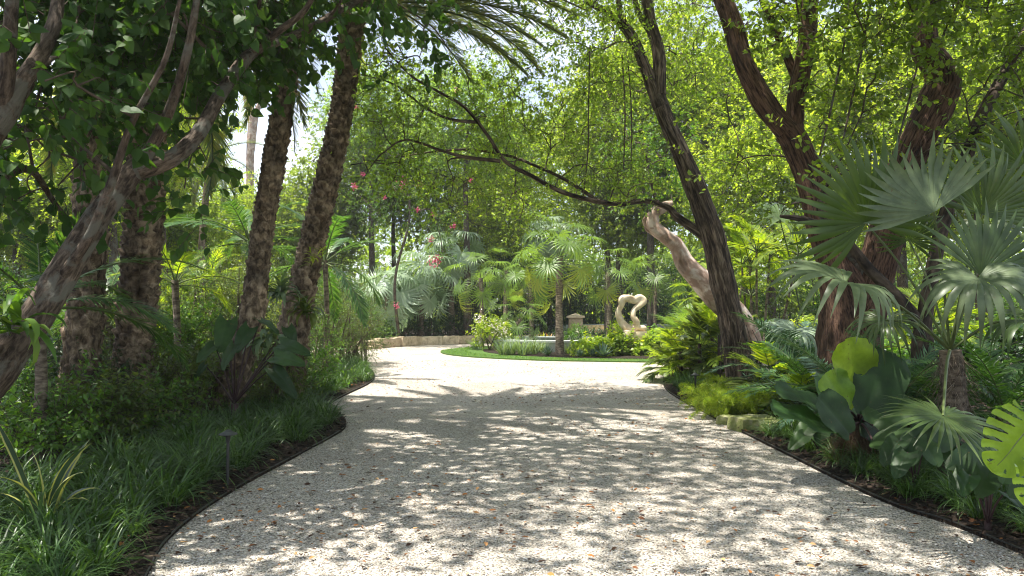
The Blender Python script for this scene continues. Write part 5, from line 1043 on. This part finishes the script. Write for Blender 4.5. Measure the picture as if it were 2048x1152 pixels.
# perforated leaf
def perforated(hub, d, up, L, W, seed, nl=6.5):
    """A heart-shaped blade slit between its side veins."""
    nu, nv = 110, 30; g = MB(); d = nrm(np.asarray(d, float)); x = nrm(np.cross(d, np.asarray(up, float))); n = np.cross(x, d)
    t = np.linspace(0, 1, nu + 1); s = np.linspace(-1, 1, 2 * nv + 1); T_, S_ = np.meshgrid(t, s, indexing='ij'); A = np.abs(S_)
    wv = np.where(t < .3, .70 + t, np.sqrt(np.clip(1 - ((t - .3) / .7) ** 2.0, 0, 1)))[:, None]
    c = T_ - .20 * A; ph = (c + .2) * nl; fr = np.abs(ph - np.floor(ph) - .5)                      # 0 = slit centre
    lobe = 1 - .10 * np.clip(1 - fr * 6, 0, 1)
    X_ = S_ * wv * W / 2 * lobe; Y_ = T_ * L + A ** 1.5 * .22 * L * (T_ - .75)
    Z_ = .10 * np.abs(X_) - .20 * L * T_ ** 2 - .35 * X_ ** 2 / W - .012 * L * np.cos((ph - np.floor(ph)) * 6.283) * A + .01 * L * np.sin(T_ * 9 + seed)
    V = np.stack([X_, Y_, Z_], -1).reshape(-1, 3); Wd = np.asarray(hub, float) + V[:, :1] * x + V[:, 1:2] * d + V[:, 2:3] * n
    half = .17 * np.clip((A - .30) * 4, 0, 1) * np.where(T_ > .93, 0, 1); cut = (fr < half) & (A > .32) & (c > -.12)
    m = 2 * nv + 1; ii = np.arange(nu)[:, None]; jj = np.arange(2 * nv)[None]; i = ii * m + jj; keep = ~(cut[:-1, :-1] & cut[1:, 1:])
    F = np.stack([i, i + 1, i + m + 1, i + m], -1)[keep]; g.add(Wd, F, .5 + .04 * seed)
    tube(g, [Wd[k * m + nv] for k in range(0, nu, 10)], np.linspace(.005, .0015, 11), 5, 2, 1); return g
t = thing('perforated_leaf_plant', P(2120, 1000, 4.2) * [1, 1, 0], 'plant at the right edge holding a big yellow green leaf full of slits', 'plant')
h = P(2062, 845, 3.9)
g = perforated(h, (-.6, -.15, -.75), (.15, -1, .25), .31, .37, 1); g.build('leaf', [M['bigbright'], M['petiole']], t)
g = MB(); stalk(g, P(2120, 1000, 4.2) * [1, 1, 0], h, .0, .012, .008, side=(.1, 0, 0)); g.build('petiole', M['petiole'], t)
g = perforated(P(2110, 925, 4.1), (-.5, -.2, -.6), (0, -1, .3), .28, .34, 2); g.build('leaf', [M['bigbright'], M['petiole']], t)
# low plants filling the right bed behind
for k, (px, py, r, h, mt) in enumerate(((1620, 800, .6, .7, 'leaf_hedge'), (1750, 780, .8, .9, 'leaf_mid'), (1880, 760, .9, 1.1, 'leaf_hedge'), (1960, 760, .9, 1.2, 'leaf_mid'), (2060, 790, .9, 1.2, 'leaf_hedge'), (1540, 745, .8, 1.0, 'leaf_mid'), (1640, 735, 1.0, 1.2, 'leaf_yellow'), (1780, 730, 1.1, 1.3, 'leaf_mid'), (1930, 725, 1.2, 1.5, 'leaf_bright'), (2070, 720, 1.3, 1.7, 'leaf_mid'), (1700, 705, 1.4, 2.2, 'leaf_mid'), (1880, 700, 1.6, 2.8, 'leaf_bright'), (2050, 700, 1.6, 3, 'leaf_mid'), (1560, 705, 1.3, 2.0, 'leaf_olive'))):
    shrub(G(px, py), r, h, ['dark shrub left of the red trunk foot', 'green shrub right behind the red trunk foot', 'dark shrub behind the near palm trunk', 'green shrub right behind the near palm trunk', 'dark shrub at the right edge behind the cycad', 'green shrub right of the rough leaning trunk', 'yellow lit shrub behind the left side of the red trunk', 'green shrub behind the fork of the dark tree', 'bright shrub far behind the near palm trunk', 'green shrub far back at the right edge', 'tall green shrub deep behind the red trunk', 'tallest bright shrub deep behind the dark tree', 'tall green shrub deep at the right edge', 'olive shrub deep behind the yellow areca palm'][k], mt, 200 + k, 46, .1, 8, 7, name='understory_shrub', group='shrubs filling the right bed', tmpl=T_leaf8(.38))
# ---------------------------------------------------------------- lily turf clumps (each a thing)
tm = [grass_mesh('turf', M['turf'], s, 95, .42, .0062, .09, 2.0) for s in range(4)] + [grass_mesh('turf', M['fern'], 7, 85, .34, .0055, .08, 2.0)]
rg = np.random.default_rng(12)
def turf_line(line, off0, off1, n, poly, label, group, sc=(.8, 1.2), ylim=(2.6, 30), mi=4):
    cand = []; Lc = np.concatenate([[0], np.cumsum(np.linalg.norm(np.diff(line, axis=0), axis=1))]); T = nrm(np.gradient(line, axis=0)); tries = 0
    while len(cand) < n and tries < 60 * n:
        tries += 1; l = rg.random() * Lc[-1]; p = np.array([np.interp(l, Lc, line[:, 0]), np.interp(l, Lc, line[:, 1])]); tv = np.array([np.interp(l, Lc, T[:, 0]), np.interp(l, Lc, T[:, 1])]); nn = np.array([-tv[1], tv[0]])
        q = p + nn * (off0 + (off1 - off0) * rg.random())
        if not (ylim[0] < q[1] < ylim[1]): continue
        if not inpoly(np.array([q]), poly)[0]: continue
        if np.min(np.linalg.norm(line - q, axis=1)) < abs(min(off0, off1, key=abs)) * .9: continue
        if cand and np.min(np.linalg.norm(np.array(cand) - q, axis=1)) < .2: continue
        cand.append(q)
    for k, q in enumerate(cand):
        o = link('lily_turf_clump', tm[int(rg.integers(mi + 1)) if mi else 0]); o.location = (q[0], q[1], .04); o.rotation_euler = (rg.normal() * .08, rg.normal() * .08, rg.random() * 6.28); o.scale = (rg.uniform(*sc),) * 3
        tag(o, label, 'grass clump', group)
turf_line(LE, .26, 1.7, 175, LB, 'arching dark green grassy clump among many alike along the left drive edge', 'lily turf clumps along the left drive edge', ylim=(2.6, 14), sc=(.85, 1.25))
turf_line(LE, .15, 1.0, 60, LB, 'arching grassy clump in the far part of the left border, past the bulge', 'lily turf clumps in the far left border', ylim=(11, 24), sc=(.9, 1.3))
turf_line(RE, -.22, -1.1, 64, RB, 'dark grassy clump low in the shaded right border', 'lily turf clumps in the right border', ylim=(4.2, 9.5), mi=2, sc=(.65, 1.05))
for k, (px, py) in enumerate(((1372, 786), (1388, 790), (1402, 794), (1385, 780), (1362, 778))):
    o = link('lily_turf_clump', tm[k % 3]); o.location = tuple(G(px, py) + [0, .2, .04]); o.scale = (1.25,) * 3; o.rotation_euler = (0, 0, k); tag(o, 'blue green grassy clump around the right path light', 'grass clump', 'grassy clumps at the right path light')
for k in range(16):
    q = (-4.6 - 2.4 * rg.random(), rg.uniform(9.5, 17)); o = link('lily_turf_clump', tm[4]); o.location = (q[0], q[1], .04); o.scale = (1.3,) * 3; o.rotation_euler = (0, 0, k); tag(o, 'sunlit grassy clump between the thick palm trunks', 'grass clump', 'sunlit grass behind the palms')
# ---------------------------------------------------------------- path lights
def path_light(px, py, h, label):
    b = G(px, py, .045); t = thing('path_light', b, label, 'path light', 'path lights beside the drive')
    g = MB(); tube(g, [b - [0, 0, .02], b + [0, 0, h * .5], b + [0, 0, h - .05]], [.013, .013, .013], 12, 3); tube(g, [b + [0, 0, h - .09], b + [0, 0, h - .05], b + [0, 0, h - .018]], [.014, .02, .026], 12, 3); g.build('post', M['black_metal'], t)
    g = MB(); n = 28; a = np.linspace(0, 2 * np.pi, n, endpoint=False); pr = [(.02, -.022), (.078, -.018), (.08, -.010), (.045, .006), (.03, .012), (.026, .022), (.012, .026), (.0005, .027)]
    V = np.concatenate([np.stack([b[0] + r * np.cos(a), b[1] + r * np.sin(a), np.full(n, b[2] + h + z)], -1) for r, z in pr]); j = np.arange(n); j2 = (j + 1) % n
    g.add(V, np.concatenate([np.stack([j + k * n, j2 + k * n, j2 + (k + 1) * n, j + (k + 1) * n], -1) for k in range(len(pr) - 1)])); g.build('lamp_shade', M['bronze'], t)
path_light(455, 972, .47, 'dark mushroom topped path light in the grassy left border')
path_light(1391, 803, .46, 'dark mushroom topped path light at the right drive edge')
# ---------------------------------------------------------------- left bed plants
def snake(loc, label):
    t = thing('snake_plant', loc, label, 'plant'); loc = np.asarray(loc, float)
    sp = [(-.22, .0, .62, .2), (.02, .02, .5, .9), (.12, -.03, .42, 1.2), (-.05, .05, .4, .6), (.2, .05, .33, 1.5), (-.1, -.05, .36, 1.0), (.08, .08, .46, .5), (.26, -.02, .3, 1.7), (-.3, -.12, .4, 1.6)]
    for k, (dx, dy, L, bd) in enumerate(sp):
        g = MB(); m = 12; tt = np.linspace(0, 1, m); hd = nrm(np.array([dx, dy - .02, 0.0])); a0 = R(84) - abs(dx) * 1.0; an = a0 - bd * tt ** 1.6; st = L * 1.3 / (m - 1)
        C = loc + np.array([dx * .15, dy * .3, 0]) + np.stack([hd[0] * np.cumsum(np.cos(an)) * st, hd[1] * np.cumsum(np.cos(an)) * st, np.cumsum(np.sin(an)) * st], -1); tw = k * .9 + tt * 1.2
        x = np.stack([np.cos(tw * .5 + .2), np.sin(tw * .5 - .3) * .5, 0 * tt], -1); x = nrm(x); wd = .027 * np.clip(.7 + tt, 0, 1) * np.clip((1.02 - tt) * 3.5, .05, 1); nz = nrm(np.cross(x, nrm(np.gradient(C, axis=0))))
        V = np.stack([C - x * wd[:, None] + nz * wd[:, None] * .3, C - x * wd[:, None] * .68, C, C + x * wd[:, None] * .68, C + x * wd[:, None] + nz * wd[:, None] * .3], 1).reshape(-1, 3)
        for j, mt in ((0, 1), (1, 0), (2, 0), (3, 1)): i = np.arange(m - 1) * 5 + j; g.add(V, np.stack([i, i + 1, i + 6, i + 5], -1), .4, mt)
        g.build('leaf', [M['snake'], M['snake_edge']], t)
M['snake'] = leafmat('snake_leaf', [(.03, .06, .03), (.05, .09, .045)], tf=.1, rough=.4); M['snake_edge'] = leafmat('snake_leaf_margin', [(.35, .36, .1), (.42, .4, .13)], tf=.2, rough=.4)
snake(G(92, 1055, .045), 'snake plant with yellow edged upright leaves in the left foreground')
# dark elephant ear on dark stalks at the foot of the slim palms
b = P(468, 850, 9.9); b[2] = 0; t = thing('elephant_ear_plant', b, 'dark plant with long purple stalks and broad drooping leaves beside the slim palm foot', 'plant'); crn = b + [0, 0, .35]
g = MB(); tube(g, [b - [0, 0, .05], crn], [.09, .06], 9, 5, ridge=.2); g.build('stem', M['darkstalk'], t)
for k, (x0, y0, D0, x1, y1, D1, W) in enumerate(((560, 688, 9.6, 612, 700, 9.3, .26), (548, 712, 9.5, 600, 722, 9.2, .28), (545, 735, 9.4, 590, 790, 9.2, .26), (500, 655, 9.8, 470, 700, 9.6, .3), (455, 640, 9.9, 440, 700, 9.7, .36), (430, 690, 9.8, 390, 720, 9.6, .26), (520, 640, 10.1, 560, 660, 10, .26), (575, 655, 10.2, 590, 690, 10.1, .24), (470, 690, 9.4, 440, 735, 9.2, .24), (410, 730, 9.9, 380, 770, 9.8, .22))):
    gleaf(x0, y0, D0, x1, y1, D1, (rng.normal() * .45, -.5 + .4 * rng.normal(), .8), W * .78, 'bigleaf', 90 + k, 'heart', wave=.06, droop=.2, cup=.12, r0=.013)
crn_keep = crn
# staghorn ferns and small epiphytes on the palms
def epiphyte(px, py, D, label, n=14, L=.28, mt='leaf_yellow', wd=.02, seed=0, bend=1.2):
    c = P(px, py, D); t = thing('epiphyte', c, label, 'epiphyte', 'epiphytes growing on the palm trunks'); rg = np.random.default_rng(seed); h = rg.random(n) * 6.28; dirs = np.stack([np.cos(h), -np.abs(np.sin(h)) * .8, 0 * h], -1)
    g = MB(); blade_strip(g, np.tile(c, (n, 1)) + rg.normal(size=(n, 3)) * .05, nrm(dirs), rg.uniform(.0, 1.4, n), L * rg.uniform(.6, 1.2, n), wd * rg.uniform(.7, 1.3, n), rg.uniform(.5, 2.2, n) * bend, 5, fold=.4, taper=.5); g.build('leaves', M[mt], t)
epiphyte(560, 585, 11.4, 'pale staghorn fern clump where the two slim palms cross', 40, .42, 'greygreen', .035, 1); epiphyte(545, 680, 10.2, 'staghorn fern with wide pale lobes low on the slim palm', 20, .4, 'greygreen', .045, 2, 1.6); epiphyte(610, 620, 11.6, 'staghorn fern on the right side of the tall slim palm', 22, .38, 'leaf_olive', .04, 6, 1.3)
epiphyte(622, 515, 11.5, 'small yellow green air plant high on the slim palm', 16, .2, 'leaf_yellow', .012, 3); epiphyte(640, 505, 11.6, 'tiny air plant beside the other one on the slim palm', 12, .18, 'leaf_yellow', .012, 4)
epiphyte(40, 650, 4.6, 'strap leaved bromeliad perched on the sweeping trunk at the left edge', 20, .42, 'leaf_mid', .028, 5, 1.5)
# understory palms, ferns and fine-leaved bushes on the left
lp = [pinnate_mesh('frond', 2.0, 52, .34, M['fern'], s, 1.2, .25, .014, .15, angle=60, leafdroop=.3, rs=.02) for s in (11, 12)]
lpy = [pinnate_mesh('frond', 1.8, 44, .34, M['leaf_yellow'], s, 1.2, .25, .014, .15, angle=58, leafdroop=.3, rs=.018) for s in (13, 14)]
def lpalm(px, D, pyt, label, ms, n=14, sc=1.0, e1=0, tr=.06):
    b = P(px, 700, D); b[2] = 0; tp = P(px, pyt, D); t = thing('feather_palm', b, label, 'palm', 'young feather palms in the left bed'); g = MB(); tube(g, [b, (b + tp) / 2 + [.05, 0, 0], tp], [tr * 1.2, tr, tr], 9, 8, ridge=.1); g.build('trunk', M['thin_palm'], t); rosette(t, tp, ms, n, 'frond', 78, e1, .05, np.random.default_rng(px), None, px, (.8 * sc, 1.1 * sc), .1)
lpalm(500, 19, 480, 'feather palm between the two slim date palms with arching fronds', lp, 14, 1.15); lpalm(75, 7.6, 600, 'dark feather palm at the left edge behind the sweeping trunk', lp, 12, .8); lpalm(420, 21, 560, 'sunlit feather palm behind the slim date palm', lpy, 12, .9); lpalm(650, 17, 520, 'feather palm with hanging fronds right of the tall slim date palm', lp, 12, 1.0, -30); lpalm(215, 13, 600, 'feather palm glimpsed between the two thick palm trunks', lp, 12, .9); lpalm(350, 12.5, 560, 'feather palm with a pale frond right of the hollow trunk', lpy, 10, .8)
fine = T_leaf4(.22, .03, .05)
SB = [(335, 790, .55, 2.2, 'leaf_olive', 'tall fine leaved bush between the hollow palm and the leaning palm'), (400, 770, .65, 2.9, 'leaf_mid', 'tall fine leaved bush right of the hollow palm trunk'), (470, 770, .6, 2.6, 'leaf_olive', 'fine leaved bush in front of the slim leaning palm'), (250, 850, .45, 1.0, 'leaf_olive', 'low fine leaved bush hiding the foot of the hollow palm'), (200, 880, .45, .9, 'leaf_hedge', 'low dark bush between the thick palm feet'), (320, 850, .45, .9, 'leaf_olive', 'low fine leaved bush right of the hollow palm foot'), (625, 775, .6, 1.4, 'leaf_mid', 'green bush at the foot of the tall slim palm'), (660, 745, .8, 2.4, 'leaf_olive', 'olive bush right of the tall slim palm'), (700, 735, .8, 2.3, 'leaf_olive', 'wispy olive bush beside the far bend of the drive'), (655, 722, 1.0, 3.0, 'leaf_mid', 'large bush behind the olive ones at the far left bend'), (725, 728, .7, 2.1, 'leaf_mid', 'rounded bush hanging over the drive at the far left bend'), (600, 715, 1.2, 3.2, 'leaf_olive', 'big bush seen behind the tall slim palm trunk'), (520, 728, 1.0, 2.6, 'leaf_yellow', 'yellow green bush behind the staghorn ferns'), (330, 730, 1.0, 2.0, 'leaf_yellow', 'yellow lit bush low behind the hollow palm'), (220, 740, 1.0, 1.8, 'leaf_mid', 'green bush behind the thick palm trunks'), (90, 760, 1.0, 2.0, 'leaf_mid', 'green bush behind the left feather palm'), (120, 850, .6, 1.0, 'leaf_hedge', 'dark low bush left of the ragged palm base'), (30, 860, .7, 1.2, 'leaf_hedge', 'dark bush at the left edge beneath the sweeping trunk'), (-20, 760, 1.0, 2.5, 'leaf_hedge', 'tall dark bush at the extreme left edge')]
SB += [(110, 930, .45, .55, 'leaf_mid', 'low bush between the snake plant and the ragged palm base'), (180, 900, .5, .7, 'leaf_olive', 'low bush just right of the ragged palm base'), (300, 880, .45, .6, 'leaf_mid', 'low leafy bush in front of the hollow palm'), (385, 850, .5, .9, 'leaf_olive', 'low bush left of the slim leaning palm foot'), (45, 900, .6, .8, 'leaf_mid', 'low bush behind the snake plant at the left edge'), (540, 830, .45, .8, 'leaf_olive', 'low bush between the feet of the two slim palms'), (600, 800, .5, 1.1, 'leaf_mid', 'bush just behind the bulge of the grassy border'), (360, 800, .6, 1.6, 'leaf_mid', 'bush of middle height between the hollow palm and the dark stalks'), (240, 800, .6, 1.7, 'leaf_olive', 'bush squeezed between the two thick palm trunks')]
for k, (px, py, r, h, mt, lb) in enumerate(SB): shrub(G(px, py), r, h, lb, mt, 300 + k, 70 if h > 1.5 else 34, .05 if k < 13 else .08, 12, 8, name='fine_leaved_bush', group='bushes filling the left bed', tmpl=fine, tl=.26, cr=.22, lift=.08)
# magenta blossoms scrambling in the far tree
t = Tree('bougainvillea', P(800, 690, 33) * [1, 1, 0], 'scrambling vine with magenta blossom sprays left of the centre palms', 'vine')
D = 32
t.limb([P(800, 690, 33) * [1, 1, 0], P(790, 560, D), P(820, 430, D), P(800, 340, D), P(760, 290, D)], [.08, .06, .05, .04, .02], M['bark_grey'], 'trunk', 8)
t.limb([P(815, 440, D), P(860, 420, D), P(885, 500, D), P(872, 540, D)], [.03, .025, .02, .01], M['bark_grey'])
t.crown([B(800, 360, D, 1.8, .7), B(740, 400, D, 1.4, .8), B(870, 430, D, 1.3, .9), B(880, 520, D - 1, .5, 1.0)], M['leaf_mid'], 91, clumps=13, twigs=7, leaves=9, size=.1, tl=.4, cr=.35, droop=.1, br=.5)
for px, py, s in ((806, 366, .35), (838, 369, .22), (866, 430, .2), (862, 478, .2), (868, 524, .45), (874, 518, .3), (907, 452, .2), (793, 612, .22), (708, 372, .25), (726, 350, .2), (835, 420, .2), (940, 360, .2), (712, 215, .2), (915, 180, .2), (770, 395, .14)):
    c = P(px, py, D - 1.6); g = MB(); m = int(40 * s / .3); p = c + rng.normal(size=(m, 3)) * s * .26; scatter(g, T_leaf4(.45, .1, .1), p, rng.normal(size=(m, 3)), rng.normal(size=(m, 3)), .07, 0); g.build('flower_cluster', M['pink'], t.root)

# ---------------------------------------------------------------- the air
hz, N, L = newmat('added_haze'); pv = N.new('ShaderNodeVolumePrincipled'); pv.inputs['Color'].default_value = (.96, .98, 1, 1); pv.inputs['Density'].default_value = HAZE; pv.inputs['Anisotropy'].default_value = .3  # thin volume added to pale the distance and lift background darks
o = N.new('ShaderNodeOutputMaterial'); L.new(pv.outputs[0], o.inputs['Volume'])
g = MB(); x0, x1, y0, y1, z0, z1 = -62., 62., -8., 74., -1.2, 26.
g.add([[x0,y0,z0],[x1,y0,z0],[x1,y1,z0],[x0,y1,z0],[x0,y0,z1],[x1,y0,z1],[x1,y1,z1],[x0,y1,z1]], [[0,3,2,1],[4,5,6,7],[0,1,5,4],[1,2,6,5],[2,3,7,6],[3,0,4,7]], smooth=False)
tag(g.build('haze', hz), kind='stuff')
